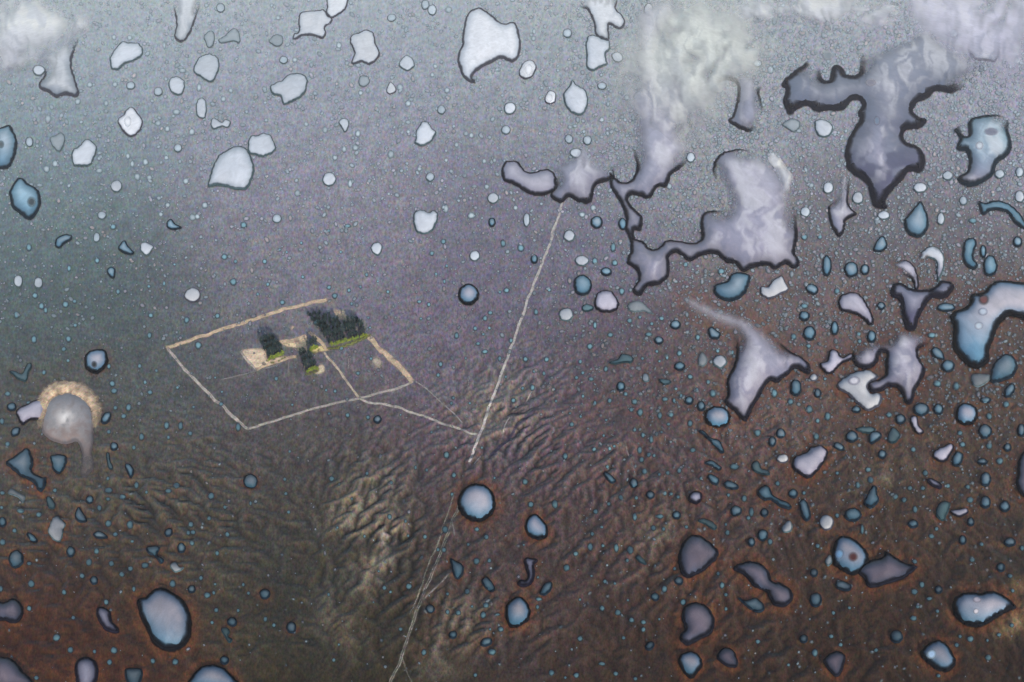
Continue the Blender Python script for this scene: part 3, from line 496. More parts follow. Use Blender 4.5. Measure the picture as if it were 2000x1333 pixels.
def near(px, py, pts):
    """Distance to the closest of pts."""
    d = np.full(len(px), 1e9)
    for k in range(0, len(px), 4000):
        s = slice(k, k + 4000)
        d[s] = np.sqrt(((px[s, None] - pts[None, :, 0]) ** 2 + (py[s, None] - pts[None, :, 1]) ** 2).min(1))
    return d

# fill, edge, rim colours, rim weight, depth of the edge shade, cover
STYLE = {
 'pale':  ((.52,.56,.64), (.30,.35,.42), (.040,.070,.085), .55, .35, .93),
 'white': ((.60,.62,.68), (.34,.38,.46), (.035,.037,.055), .55, .30, .97),
 'faint': ((.34,.39,.44), (.18,.24,.28), (.060,.090,.110), .45, .50, .70),
 'blue':  ((.24,.40,.52), (.025,.11,.18), (.005,.012,.022), 1.0, .8, .95),
 'teal':  ((.13,.24,.28), (.05,.13,.17), (.010,.025,.035), .70, .70, .85),
 'mauve': ((.40,.39,.48), (.15,.145,.22), (.006,.006,.012), .80, .50, .96),
 'ringed':((.36,.355,.43), (.04,.13,.24), (.003,.004,.007), 1.25, .85, 1.0),
 'navy':  ((.25,.25,.33), (.045,.05,.10), (.006,.006,.014), 1.5, .90, .98),
 'dusk':  ((.16,.135,.18), (.015,.03,.06), (.005,.006,.012), 1.1, .95, .95),
 'sand':  ((.30,.25,.25), (.20,.16,.17), (.020,.012,.020), .8, .4, .8),
 'film':  ((.80,.82,.87), (.76,.78,.85), (.1,.1,.12), .0, .3, .72),
}

class Drop: pass
DROPS = []
def new_drop(outline, style, words, hand=False):
    d = Drop(); d.pts = outline; d.style = style; d.words = words; d.hand = hand
    a = area(outline)
    if a < 0: d.pts = outline[::-1].copy(); a = -a
    d.area = a
    if style != 'film':       # the edges are never perfectly smooth
        c = d.pts[:, :2].mean(0); k = np.arange(len(d.pts)) * 0.9
        amp = min(1.1, 0.03 * math.sqrt(a))
        n = np.roll(d.pts[:, :2], -1, 0) - np.roll(d.pts[:, :2], 1, 0)
        n = np.stack([n[:, 1], -n[:, 0]], 1) / (np.linalg.norm(n, axis=1)[:, None] + 1e-6)
        j = vnoise(d.pts[:, 0] / 5.0, d.pts[:, 1] / 5.0, 91) - 0.5
        d.pts[:, :2] += n * (j * 2 * amp)[:, None]
    d.c = d.pts[:, :2].mean(0); d.bb = (d.pts[:, 0].min(), d.pts[:, 0].max(), d.pts[:, 1].min(), d.pts[:, 1].max())
    DROPS.append(d); return d

for sh, st, words, txt in BLOBS:
    p = parse(txt, sh); new_drop(resample(p, 2.6), st, words, True)
SP = new_drop(resample(parse(SPILL), 2.8), 'mauve', 'sprawling milky scallop-edged', True)
bl_body = new_drop(resample(parse(BLISTER_BODY, 'E'), 2.4), 'white', 'blister', True)
bl_arm = new_drop(resample(parse(BLISTER_ARM, 'E'), 2.4), 'mauve', 'arm', True)
DROPS = [d for d in DROPS if d not in (bl_body, bl_arm)]

WHITE_ROUND = {(85, 43), (265, 855), (338, 413), (1115, 380), (98, 410), (790, 60), (917, 730)}
for sh, txt in ROUND.items():
    for t in txt.split():
        v = [float(q) for q in t.split(',')]
        x, y = SHEET[sh][0] + v[0] / 2.962, SHEET[sh][1] + v[1] / 2.962
        rx, ry = v[2] / 2.962, v[3] / 2.962; tl = R(-v[4]) if len(v) > 4 else 0.0
        rm = (rx + ry) / 2; n = int(max(14, min(90, rm * 2.6)))
        a = np.linspace(0, 2 * math.pi, n, endpoint=False)
        sd = RNG.random() * 50
        w = 1 + 0.16 * (fbm(1.1 * np.cos(a) + sd, 1.1 * np.sin(a) + sd, 2, 5) - 0.5) * (0.35 if rm > 18 else 1)
        ex, ey = rx * np.cos(a) * w, ry * np.sin(a) * w
        o = np.stack([x + ex * math.cos(tl) - ey * math.sin(tl), y + ex * math.sin(tl) + ey * math.cos(tl), np.ones(n)], 1)
        if (v[0], v[1]) in WHITE_ROUND: st = 'white'
        elif rm > 19: st = 'ringed'
        elif y < 430: st = 'pale' if rm > 5.5 else 'faint'
        elif y < 700 and x < 1150: st = 'pale' if rm > 8 else 'blue'
        elif rm > 6.2: st = 'blue'
        else: st = 'teal' if RNG.random() < 0.45 else 'blue'
        asp = max(rx, ry) / min(rx, ry)
        d = new_drop(o, st, 'round' if asp < 1.22 else ('oval' if asp < 1.7 else 'elongated'))
        d.rm = rm
DROPS.sort(key=lambda d: -d.area)
SINGLE, REST = DROPS[:299], DROPS[299:]

# ---------------------------------------------------------------- the land
rows_c = np.arange(1420, -70, -1.9)
rows_y = plane_hit(np.zeros_like(rows_c), rows_c, np.zeros_like(rows_c))[1]
rows_y = np.concatenate([np.linspace(-1500, rows_y[0] - 6, 24), rows_y, rows_y[-1] + np.geomspace(12, 9500 - rows_y[-1], 40)])
ncol = 930
s_in = np.linspace(-1.07, 1.07, ncol)
s_out = np.geomspace(0.02, 6.0, 18)
s_all = np.concatenate([-1.07 - s_out[::-1], s_in, 1.07 + s_out])
halfw = np.maximum(rows_y * COSP + CAM_H * SINP, 300) * 1000 / FOC
GX = (halfw[:, None] * s_all[None, :]); GY = np.repeat(rows_y[:, None], len(s_all), 1)
gx, gy = GX.ravel(), GY.ravel()
gz = height(gx, gy)
CX, CY = ground_to_chart(gx, gy)
ccx, ccy = np.clip(CX, -60, 2060), np.clip(CY, -60, 1400)

TONES = [(200,60,.36,.37,.43), (600,60,.37,.365,.44), (600,250,.36,.35,.42), (600,430,.34,.31,.39), (100,300,.21,.27,.29), (80,500,.068,.098,.094),  # soil colours, with the pale distant haze painted in
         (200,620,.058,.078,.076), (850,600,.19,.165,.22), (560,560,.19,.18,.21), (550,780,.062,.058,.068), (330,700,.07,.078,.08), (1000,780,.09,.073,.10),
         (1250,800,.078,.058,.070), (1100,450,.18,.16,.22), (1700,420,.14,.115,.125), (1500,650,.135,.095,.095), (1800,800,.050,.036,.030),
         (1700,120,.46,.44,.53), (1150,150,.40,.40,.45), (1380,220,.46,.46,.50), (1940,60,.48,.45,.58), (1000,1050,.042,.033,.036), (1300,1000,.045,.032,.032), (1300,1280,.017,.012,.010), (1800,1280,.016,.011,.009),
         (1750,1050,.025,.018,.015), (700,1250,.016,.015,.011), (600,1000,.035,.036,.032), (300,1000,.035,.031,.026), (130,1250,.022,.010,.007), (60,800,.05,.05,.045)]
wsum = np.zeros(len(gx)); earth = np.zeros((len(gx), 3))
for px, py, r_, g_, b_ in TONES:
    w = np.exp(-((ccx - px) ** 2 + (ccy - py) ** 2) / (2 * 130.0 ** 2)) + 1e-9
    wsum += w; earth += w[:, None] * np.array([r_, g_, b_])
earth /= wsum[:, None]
lum = earth.mean(1)                               # range compressed, so the painted haze fade is milder
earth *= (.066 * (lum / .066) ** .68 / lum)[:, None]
# pale eroded flats, dark thicket bands, gully shading painted in as streaks
def blob(px, py, sx, sy, rot=0.0):
    c, s = math.cos(R(rot)), math.sin(R(rot)); u, v = ccx - px, ccy - py
    u, v = u * c + v * s, -u * s + v * c
    return np.exp(-(u / sx) ** 2 - (v / sy) ** 2)
nz1 = fbm(gx / 26, gy / 40, 4, 70); nz2 = fbm(gx / 9, gy / 13, 3, 71)
sm = side_mask(ccx, ccy); streak = 0
for side, wt in ((1, sm), (0, 1 - sm)):
    q, s_ = flow(gx, gy, side)
    streak = streak + wt * (.4 * fbm(q / 10, s_ / 50, 3, 75) + .6 * fbm(q / 3.6, s_ / 15, 2, 77))
streak = np.clip(.5 + 1.9 * (streak - .5) * (.22 + .78 * smooth(380, 760, ccy)), 0, 1)
flats = .9 * blob(700, 985, 38, 70, 40) + 1.2 * blob(742, 1080, 30, 72, 20) + 0.42 * blob(650, 1210, 40, 70, -40) + 0.4 * blob(890, 1230, 55, 80, 40) \
      + 0.7 * blob(970, 790, 70, 70) + 0.5 * blob(1290, 1040, 40, 60, 40) + 0.5 * blob(860, 1290, 40, 30) + 0.35 * blob(1730, 930, 70, 25, -30)
flats = np.clip(flats * smooth(0.25, 0.75, nz1 * 0.7 + .30 + .25 * lookup(E_DET, gx, gy)) * 1.1, 0, 1)
earth = earth * (1 - flats[:, None]) + flats[:, None] * np.array([.140, .130, .116])
dark = blob(640, 1130, 150, 120) * 0.5 + 0.8 * blob(1980, 1020, 60, 18, 6) + 0.9 * blob(1985, 1095, 60, 18, 8) + 0.6 * blob(1950, 1130, 45, 10, 0) + 0.4 * blob(560, 1180, 60, 160, -25)
dark = np.clip(dark * smooth(0.3, 0.7, nz1), 0, 1)
earth = earth * (1 - 0.6 * dark[:, None]) + 0.6 * dark[:, None] * np.array([.012, .018, .022])
och = np.clip(0.9 * blob(1985, 1210, 45, 22, -35) + 0.7 * blob(1960, 1250, 40, 16, -40) + 0.7 * blob(1990, 1145, 20, 14, -40) + .5 * blob(1975, 1065, 40, 7, 0), 0, 1) * smooth(.25, .6, nz1)
earth = earth * (1 - och[:, None]) + och[:, None] * np.array([.15, .115, .07])
rough_ = np.clip(blob(730, 1030, 100, 140) + .8 * blob(980, 790, 110, 120) + .5 * blob(880, 1230, 140, 120) + .4 * blob(300, 1000, 260, 90) + .3 * blob(1300, 1000, 400, 300), 0, 1)
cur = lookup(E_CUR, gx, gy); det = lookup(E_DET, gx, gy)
earth *= np.clip(1 + (1.0 * cur + .25 * det) * np.clip(.35 + 1.3 * rough_, 0, 1.2), .35, 2.0)[:, None] * (0.84 + 0.32 * streak)[:, None] * (0.82 + 0.36 * nz1)[:, None]  # paler ridges, darker hollows: relief shading painted into the soil
earth[:, 2] *= 1 + 0.35 * (nz2 - 0.5); earth[:, 0] *= 1 - 0.25 * (nz2 - 0.5)
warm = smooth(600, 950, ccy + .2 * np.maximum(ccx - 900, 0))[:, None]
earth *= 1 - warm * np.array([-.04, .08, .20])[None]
# rust-coloured stains that drew out of the ground around the drops
halo = np.zeros(len(gx))
idx_all = np.arange(len(gx))
hz = fbm(ccx / 14, ccy / 14, 3, 80)
for d in SINGLE + REST[:120]:
    if d.style in ('film', 'sand', 'faint'): continue
    k = smooth(480, 1000, d.c[1] + 0.25 * max(d.c[0] - 1000, 0))
    if k < 0.12: continue
    rr = math.sqrt(d.area / math.pi); reach = min(6 + 0.75 * rr, 34)
    x0, x1, y0, y1 = d.bb; m = reach + 2
    sel = idx_all[(ccx > x0 - m) & (ccx < x1 + m) & (ccy > y0 - m) & (ccy < y1 + m)]
    if not len(sel): continue
    dist = near(ccx[sel], ccy[sel], d.pts[::2])
    ang = np.arctan2(ccy[sel] - d.c[1], ccx[sel] - d.c[0])
    ray = vnoise(ang * 9 + d.c[0], dist / 9, 81)
    f = smooth(reach * (0.55 + 0.7 * hz[sel]), 0, dist) * (0.55 + 0.6 * ray) * k * min(1, 0.06 + rr / 24)
    halo[sel] = np.maximum(halo[sel], f)
halo = np.clip(np.maximum(halo, 0.35 * blob(130, 810, 80, 90) * hz * 1.6), 0, 1) * 0.85
halo = np.maximum(halo, np.clip(0.55 * blob(60, 1290, 260, 120) + 0.5 * blob(1370, 1150, 80, 150) + 0.35 * blob(1680, 1120, 130, 70), 0, 1) * smooth(.35, .7, hz) * 0.6)
earth = earth * (1 - halo[:, None]) + halo[:, None] * np.array([.105, .040, .018])
# soil grain coarsens with the distance from the camera: coordinates of its pattern
near_d = np.maximum(rows_y * COSP + CAM_H * SINP, 300) / 900.0
gv = np.concatenate([[0], np.cumsum(np.diff(rows_y) / (near_d[1:] ** 2 * 1.75))])
grain = np.stack([(GX / near_d[:, None]).ravel(), np.repeat(gv[:, None], len(s_all), 1).ravel(), np.zeros(len(gx))], 1) * 1.05
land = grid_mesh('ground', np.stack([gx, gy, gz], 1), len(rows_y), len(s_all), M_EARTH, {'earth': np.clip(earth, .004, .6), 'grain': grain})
land['kind'] = 'structure'

# ---------------------------------------------------------------- tracks and bare earth, laid on the land
def lift(cx, cy, off):
    x, y, z = chart_to_ground(cx, cy); return np.stack([x, y, z + off], 1)

def track(name, txt, width, colour=(.34, .30, .27), cover=.9, off=.30, twin=False):
    p = np.array([[float(q) for q in t.split(',')] + [1.0] for t in txt.split()])
    s = resample(p, 3.0, False)[:, :2]
    t = np.gradient(s, axis=0); t /= np.linalg.norm(t, axis=1)[:, None] + 1e-9
    n = np.stack([-t[:, 1], t[:, 0]], 1)
    wob = (vnoise(np.arange(len(s)) / 6.0, np.zeros(len(s)), int(p[0, 0])) - .5) * width * .35
    prof = [-1, -.55, 0, .55, 1]; V, cov, cl = [], [], []
    for i, q in enumerate(prof):
        ww = width * .42 * (0.8 + .5 * vnoise(np.arange(len(s)) / 2.5, np.full(len(s), q * 3.0), 33 + int(p[0, 1])))
        pos = s + n * (wob + q * ww)[:, None]
        V.append(pos)
        c = 0.0 if abs(q) == 1 else cover * (.62 + .5 * vnoise(np.arange(len(s)) / 1.6, np.full(len(s), q * 5.0), 35))
        if twin and q == 0: c = c * .45
        cov.append(np.broadcast_to(c, (len(s),)) * smooth(0, 4, np.minimum(np.arange(len(s)) + 1, len(s) - np.arange(len(s)))))
        cl.append(np.array(colour)[None] * (.85 + .3 * vnoise(np.arange(len(s)) / 3.0, np.full(len(s), q), 39))[:, None])
    m = len(s); V = np.concatenate(V); W = lift(V[:, 0], V[:, 1], off)
    F = [(j * m + i, j * m + i + 1, (j + 1) * m + i + 1, (j + 1) * m + i) for j in range(len(prof) - 1) for i in range(m - 1)]
    o = add_mesh(name, W, F, M_DIRT, None, tuple(W.mean(0)), {'earth': np.concatenate(cl), 'cover': np.clip(np.concatenate(cov), 0, 1)})
    o['kind'] = 'structure'; return o

PALE, PEACH, GREY = (.36, .335, .32), (.50, .39, .29), (.24, .23, .24)
track('dirt_road', '1101,388 1085,440 1062,508 1036,572 1012,640 988,708 962,778 938,848 916,905', 7.5, (.43, .41, .41), .88, .38)
track('dirt_road', '897,985 880,1030 862,1075 842,1125 822,1175 804,1225 784,1285 760,1340', 8.5, (.17, .165, .15), .9, .38, True)
track('dirt_track', '889,960 872,1010 852,1070 838,1100 818,1160 800,1200', 4.5, (.16, .15, .135), .8)
track('dirt_track', '783,1283 793,1308 806,1336', 5, (.13, .12, .105), .8, .36)
track('dirt_track', '826,1172 848,1152 866,1133 880,1118', 4, GREY, .6)
track('dirt_track', '881,1012 886,1035 888,1048', 4, GREY, .6)
track('dirt_track', '323,681 380,662 450,638 520,615 580,598 640,586', 10, PEACH, .9)
track('dirt_track', '326,680 350,708 385,748 430,790 485,840', 9, PALE, .9, .33)
track('dirt_track', '484,839 540,822 600,803 660,788 705,778', 7, PALE, .85, .36)
track('dirt_track', '703,779 740,768 780,757 809,746', 7, PALE, .85, .33)
track('dirt_track', '632,687 655,716 680,748 702,778', 7, (.42, .36, .30), .9, .39)
track('dirt_track', '702,777 718,786 760,792 810,808 870,830 934,851', 7, PALE, .9, .42)
track('dirt_track', '716,655 745,684 775,714 808,746', 15, PEACH, .95, .45)
track('dirt_track', '809,744 830,758 852,778 880,803 905,828', 4.5, GREY, .8, .39)
track('dirt_track', '652,604 672,622 690,632', 14, PEACH, .7, .33)
track('dirt_track', '468,686 482,704 500,723', 6, PALE, .9, .36)
track('dirt_track', '500,723 530,711 565,699 580,696', 8, PEACH, .9, .42)
track('dirt_track', '545,668 575,664 600,655', 12, PEACH, .9, .45)
track('dirt_track', '602,648 618,662 640,684', 10, PEACH, .95, .48)
track('dirt_track', '430,743 490,728 545,712', 3.5, GREY, .6)
track('dirt_track', '679,689 681,706 680,728', 3.2, GREY, .7)
track('dirt_track', '563,704 564,718 562,735', 3.0, GREY, .6)
track('dry_gully', '1082,448 1090,464 1096,488', 4, GREY, .8)
track('dry_gully', '1040,762 1033,776 1027,788', 4, (.34, .31, .30), .8)
track('dry_gully', '998,812 990,824 985,836 983,848', 4.5, (.34, .31, .30), .9)
track('dry_gully', '942,888 932,900 925,910', 4, GREY, .8)
track('dry_gully', '914,733 915,750 913,763', 3.5, GREY, .7)
track('dry_gully', '1221,862 1226,885 1237,915 1243,935', 3, GREY, .4)
track('dry_gully', '1046,800 1030,815 1012,832 985,866 955,895', 8, (.050, .045, .085), .75)
track('dry_gully', '880,1135 862,1150 846,1163', 4, (.03, .03, .035), .7, .36)

def patch(name, txt, colour, soft, cover=.95, off=.24, step=4.0, kind='structure', rough=.6):
    p = resample(np.array([[float(q) for q in t.split(',')] + [1.0] for t in txt.split()]), 3.0)
    if area(p) < 0: p = p[::-1]
    V, F = fill(p, step)
    dist = near(V[:, 0], V[:, 1], p)
    nz = fbm(V[:, 0] / 9, V[:, 1] / 6, 3, 66)
    cov = np.clip(smooth(0, soft, dist - soft * rough * (nz - .35)) * cover, 0, 1)
    W = lift(V[:, 0], V[:, 1], off)
    cl = np.array(colour)[None] * (.7 + .6 * fbm(V[:, 0] / 7, V[:, 1] / 5, 2, 67))[:, None]
    o = add_mesh(name, W, F, M_DIRT, None, tuple(W.mean(0)), {'earth': cl, 'cover': cov})
    o['kind'] = kind; return o

def fill(p, step):
    """Triangles inside an outline, with inner points on a loose grid."""
    x0, x1, y0, y1 = p[:, 0].min(), p[:, 0].max(), p[:, 1].min(), p[:, 1].max()
    xs, ys = np.meshgrid(np.arange(x0 + step / 2, x1, step), np.arange(y0 + step / 2, y1, step))
    xs = xs + (np.arange(xs.shape[0])[:, None] % 2) * step * .5
    q = np.stack([xs.ravel(), ys.ravel()], 1)
    if len(q):
        q = q[inside(q[:, 0], q[:, 1], p)]
    if len(q):
        q = q[near(q[:, 0], q[:, 1], p) > step * .45]
    n = len(p)
    co = [Vector((a, b)) for a, b in np.concatenate([p[:, :2], q])] if len(q) else [Vector((a, b)) for a, b in p[:, :2]]
    v, e, f, *_ = mgeo.delaunay_2d_cdt(co, [(i, (i + 1) % n) for i in range(n)], [], 1, 1e-4)
    v = np.array([(a.x, a.y) for a in v])
    f = [t[::-1] for t in f]            # chart y runs towards the viewer
    return v, f

patch('bare_earth', '470,686 520,680 524,700 556,694 558,702 500,722', (.58, .47, .36), 5)
patch('bare_earth', '540,662 570,668 596,654 602,668 600,690 585,690 575,682 552,676', (.60, .48, .33), 5)
patch('bare_earth', '600,684 628,674 646,684 632,688 610,692', (.62, .52, .28), 4)
patch('bare_earth', '622,714 632,712 636,724 626,732 600,734 618,726', (.54, .45, .34), 4)
patch('bare_earth', '652,606 672,606 678,628 662,626', (.56, .46, .35), 6, .85)
patch('bare_earth', '724,702 736,694 748,704 744,720 730,720', (.42, .36, .31), 7, .85)
patch('bare_earth', '564,640 574,634 578,642 570,648', (.46, .37, .30), 5, .8)
patch('bare_earth', '624,580 648,578 664,600 650,604 634,596', (.34, .29, .26), 10, .6)
for k, t in enumerate(('638,678 660,676 690,666 722,652 724,658 694,674 662,684 642,684', '592,728 600,730 622,722 624,727 600,735',
                       '520,702 534,707 556,696 558,700 536,712 520,708', '604,684 618,686 622,680 626,684 616,692 602,690')):
    o = patch('grass_verge', t, (.14, .155, .055), 2.5, .95, .5)

# ---------------------------------------------------------------- drops
def drop_body(d, z0, big):
    fillc, edgec, rimc, rimw, shade, cov = STYLE[d.style]
    fillc, edgec = np.array(fillc), np.array(edgec)
    inr = 2 * d.area / (np.linalg.norm(np.diff(np.concatenate([d.pts, d.pts[:1]])[:, :2], axis=0), axis=1).sum() + 1e-6)
    step = max(1.3, min(3.4, math.sqrt(d.area) / (26 if big else 9)))
    V, F = fill(d.pts, step)
    closed, opened = d.pts[d.pts[:, 2] > .5], d.pts[d.pts[:, 2] <= .5]
    dist = near(V[:, 0], V[:, 1], d.pts)
    dc = near(V[:, 0], V[:, 1], closed) if len(closed) else np.full(len(V), 1e3)
    inr = max(inr, 1.0); dmax = max(dist.max(), 1.0); d.dmax = dmax
    sz = math.sqrt(d.area / math.pi); d.size = sz
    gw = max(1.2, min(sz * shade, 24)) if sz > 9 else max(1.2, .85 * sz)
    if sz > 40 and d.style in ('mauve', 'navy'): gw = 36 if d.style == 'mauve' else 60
    e = smooth(0.0, 1.0, dc / gw)  # shade towards the rim, painted into the liquid's colour
    yt = min(max(d.c[1] / 1333, 0), 1)
    # each drop differs a little; small ones hold more pigment than large ones
    v = .82 + .36 * hash2(np.array([d.c[0]]), np.array([d.c[1]]), 3)[0]
    small = smooth(3, 12, sz) if d.style in ('blue', 'teal', 'pale') else 1.0
    dim = 1.0 - .30 * smooth(.5, 1.0, yt) - (.35 * smooth(.3, .6, yt) if d.style == 'white' else .42 * smooth(.3, .62, yt) if d.style in ('blue', 'teal', 'pale', 'faint') else 0)  # lower drops darker, like the haze fade painted into the soil
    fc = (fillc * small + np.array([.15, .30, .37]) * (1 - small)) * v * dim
    gk = .55 * hash2(np.array([d.c[1]]), np.array([d.c[0]]), 9)[0] if d.style in ('blue', 'teal', 'ringed') else 0
    fc = fc * (1 - gk) + fc.mean() * np.array([1.02, .97, 1.05]) * gk * .9
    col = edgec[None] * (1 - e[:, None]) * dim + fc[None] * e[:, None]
    if d.style in ('ringed', 'blue') and sz > 5:       # coloured bluer and darker towards the lower side
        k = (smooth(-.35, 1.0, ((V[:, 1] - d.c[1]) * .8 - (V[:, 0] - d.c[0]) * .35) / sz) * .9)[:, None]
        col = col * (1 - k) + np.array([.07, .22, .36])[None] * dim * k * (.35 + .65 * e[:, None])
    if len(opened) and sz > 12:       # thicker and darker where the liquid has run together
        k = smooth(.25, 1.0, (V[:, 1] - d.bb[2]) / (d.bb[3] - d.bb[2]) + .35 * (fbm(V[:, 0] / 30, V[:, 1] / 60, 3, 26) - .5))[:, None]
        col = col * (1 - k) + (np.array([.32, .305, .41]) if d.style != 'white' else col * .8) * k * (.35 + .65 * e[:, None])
    if sz > 26 or len(opened):       # flow marks of the cloudy liquid
        wx = fbm(V[:, 0] / 34, V[:, 1] / 44, 3, 21) - .5
        fl = fbm(V[:, 0] / 17 + 6 * wx, V[:, 1] / 60 + 2.5 * wx, 3, 22)
        pale = np.array([.66, .67, .72]) if len(opened) else np.array([.46, .42, .48])
        k = (smooth(.42, .72, fl) * (.42 if len(opened) else .12) * e)[:, None]
        col = col * (1 - k) + pale[None] * dim * k
        k = (smooth(.52, .30, fl) * (.30 if len(opened) else .12) * smooth(8, 26, sz))[:, None]
        col = col * (1 - k) + np.array([.10, .13, .22])[None] * k
    if d.style == 'navy' and sz > 30:
        k = (smooth(.42, .74, (V[:, 1] - d.bb[2]) / (d.bb[3] - d.bb[2])) * smooth(.32, .52, fbm(V[:, 0] / 26, V[:, 1] / 26, 3, 25)) * .85)[:, None]
        col = col * (1 - k) + np.array([.05, .045, .10])[None] * k
    a = np.full(len(V), cov)
    if d.words.startswith('pale yellowish'): col = col * np.array([1.03, 1.05, .93])[None]
    if d.words.startswith('lavender'): col = col * np.array([.93, .90, 1.05])[None]
    if d.style == 'film':
        w1, w2 = fbm(V[:, 0] / 55, V[:, 1] / 55, 3, 28) - .5, fbm(V[:, 0] / 55 + 9, V[:, 1] / 55, 3, 29) - .5
        px, py = V[:, 0] + 50 * w1, V[:, 1] + 50 * w2
        cx0, cy0 = d.c[0], d.bb[3] + 20
        th = np.arctan2(px - cx0, cy0 - py + 30); rr = np.hypot(px - cx0, py - cy0)
        fil = 1 - np.abs(2 * fbm(th * 5.0, rr / 110, 3, 31) - 1)
        fl = .55 * fil + .45 * fbm(px / 30, py / 40, 3, 32)
        a = a * smooth(0, .85 * dmax + 8, dist + 60 * w1) * (.25 + .75 * smooth(.30, .78, fl))
        col = col * (.86 + .24 * smooth(.35, .8, fl))[:, None]
    elif len(opened):
        do = near(V[:, 0], V[:, 1], opened)
        fl = fbm(V[:, 0] / 12, V[:, 1] / 40, 3, 29)
        a = a * smooth(0, 1, (do - 4 * fl) / max(9, min(36, .45 * sz))) * (.55 + .45 * smooth(.25, .55, fl + .02 * do / 1.0 * .3))
    hgt = min(3.2, .10 * dmax * .8) + .12
    prof = np.sqrt(np.clip(1 - (1 - np.minimum(dist / dmax, 1)) ** 2, 0, 1))
    ed = np.array([(t[i], t[(i + 1) % 3]) for t in F for i in range(3)]); fixed = dist < .05
    for _ in range(14 if len(V) < 4000 else 25):      # round off the crest
        acc = np.zeros(len(V)); cnt = np.zeros(len(V))
        np.add.at(acc, ed[:, 0], prof[ed[:, 1]]); np.add.at(cnt, ed[:, 0], 1)
        prof = np.where(fixed | (cnt == 0), prof, .4 * prof + .6 * acc / np.maximum(cnt, 1))
    x, y, z = chart_to_ground(V[:, 0], V[:, 1]); zs = z.copy()
    if sz > 5:                                        # liquid lies level over the small relief
        for _ in range(40 if len(V) < 4000 else 70):
            acc = np.zeros(len(V)); cnt = np.zeros(len(V))
            np.add.at(acc, ed[:, 0], zs[ed[:, 1]]); np.add.at(cnt, ed[:, 0], 1)
            zs = np.where(fixed | (cnt == 0), zs, acc / np.maximum(cnt, 1))
        need = np.where(dist > 1.5, (z - zs) / np.maximum(prof, .25), 0).max()
        zs = np.maximum(zs + max(need, 0) * prof * .8, np.where(dist > 1.5, zs, z))
        x, y = plane_hit(V[:, 0], V[:, 1], zs)
    W = np.stack([x, y, zs + z0 + hgt * prof], 1)
    return W, F, np.clip(col, .002, .9), np.clip(a, 0, 1), sz

def drop_rim(d, z0, sz):
    rimc, rimw = STYLE[d.style][2:4]
    p = d.pts; n = np.roll(p[:, :2], -1, 0) - np.roll(p[:, :2], 1, 0)
    n = np.stack([n[:, 1], -n[:, 0]], 1) / (np.linalg.norm(n, axis=1)[:, None] + 1e-6)   # outwards
    w = rimw * (1.2 + .062 * min(sz, 55)) * (.72 + .6 * fbm(p[:, 0] / 11, p[:, 1] / 11, 2, 13))
    low = np.clip(n[:, 1], -1, 1); w = w * (1 + .30 * low)              # rim made wider on the lower side
    V, C = [], []
    for off, cv, up in ((.55, 0, 0), (.22, .95, .25), (-.35, 1, .32), (-.85, .75, .30), (-1.7, 0, .28)):
        V.append(np.concatenate([p[:, :2] + n * (w * off)[:, None], np.full((len(p), 1), up)], 1)); C.append(cv * p[:, 2])
    V = np.concatenate(V); m = len(p)
    x, y, z = chart_to_ground(V[:, 0], V[:, 1])
    W = np.stack([x, y, z + z0 + V[:, 2] * .8 + .12], 1)
    # follow the bulge of the drop on the inner side
    inr = np.concatenate([np.zeros(2 * m), np.full(m, .35), np.full(m, .85), np.full(m, 1.7)]) * np.tile(w, 5)
    dm = max(d.dmax, 1); W[:, 2] += (min(3.2, .08 * dm) + .12) * np.sqrt(np.clip(1 - (1 - np.minimum(inr / dm, 1)) ** 2, 0, 1))
    F = [(j * m + i, j * m + (i + 1) % m, (j + 1) * m + (i + 1) % m, (j + 1) * m + i) for j in range(4) for i in range(m)]
    return W, F, np.tile(np.array(rimc), (len(W), 1)), np.clip(np.concatenate(C), 0, 1)

LANDMARKS = [('the tree-filled farmyard', 590, 680), ('the track junction', 935, 850), ('the largest round drop', 932, 983),
  ('the sprawling milky spill', 1350, 470), ('the tan-crusted blister', 130, 810), ('the big mauve oval drop', 322, 1212),
  ('the dark indigo two-winged spill', 1715, 290), ('the mauve four-armed spill', 1760, 715), ('the white anvil-shaped drop', 955, 85),
  ('the large blunt-cornered pale drop', 455, 330), ('the sideways blue teardrop', 1920, 1190), ('the two dim indigo drops', 1362, 1150),
  ('the feathery-topped mauve spill', 1460, 730), ('the upper left corner', 60, 60), ('the upper right corner', 1940, 60),
  ('the lower left corner', 60, 1280), ('the lower right corner', 1940, 1280), ('the end of the long road', 1100, 390),
  ('the flask-shaped black-edged drop', 1900, 640), ('the bottom edge below the gully fan', 760, 1310), ('the left end of the paddock', 330, 680),
  ('the middle of the top edge', 700, 30), ('the egg-shaped black-rimmed drop', 1012, 1197), ('the mauve flatfish-shaped drop', 1735, 1110),
  ('the boot-shaped feathery spill', 1460, 640), ('the left edge', 10, 450), ('the teardrop below the largest round drop', 893, 1110)]
LANDMARKS = [l for l in LANDMARKS if not l[0].startswith('the boot')]
TONE = {'pale': 'pale blue-grey', 'white': 'whitish', 'faint': 'faint pale', 'blue': 'dark-rimmed blue', 'teal': 'dull teal', 'ringed': 'black-rimmed blue-grey',
        'mauve': 'mauve', 'navy': 'dark blue', 'dusk': 'dim', 'sand': 'sandy', 'film': 'cloudy'}
ORD = ['nearest', 'second nearest', 'third nearest', 'fourth nearest', 'fifth nearest', 'sixth nearest', 'seventh nearest', 'eighth nearest', 'ninth nearest', 'tenth nearest']
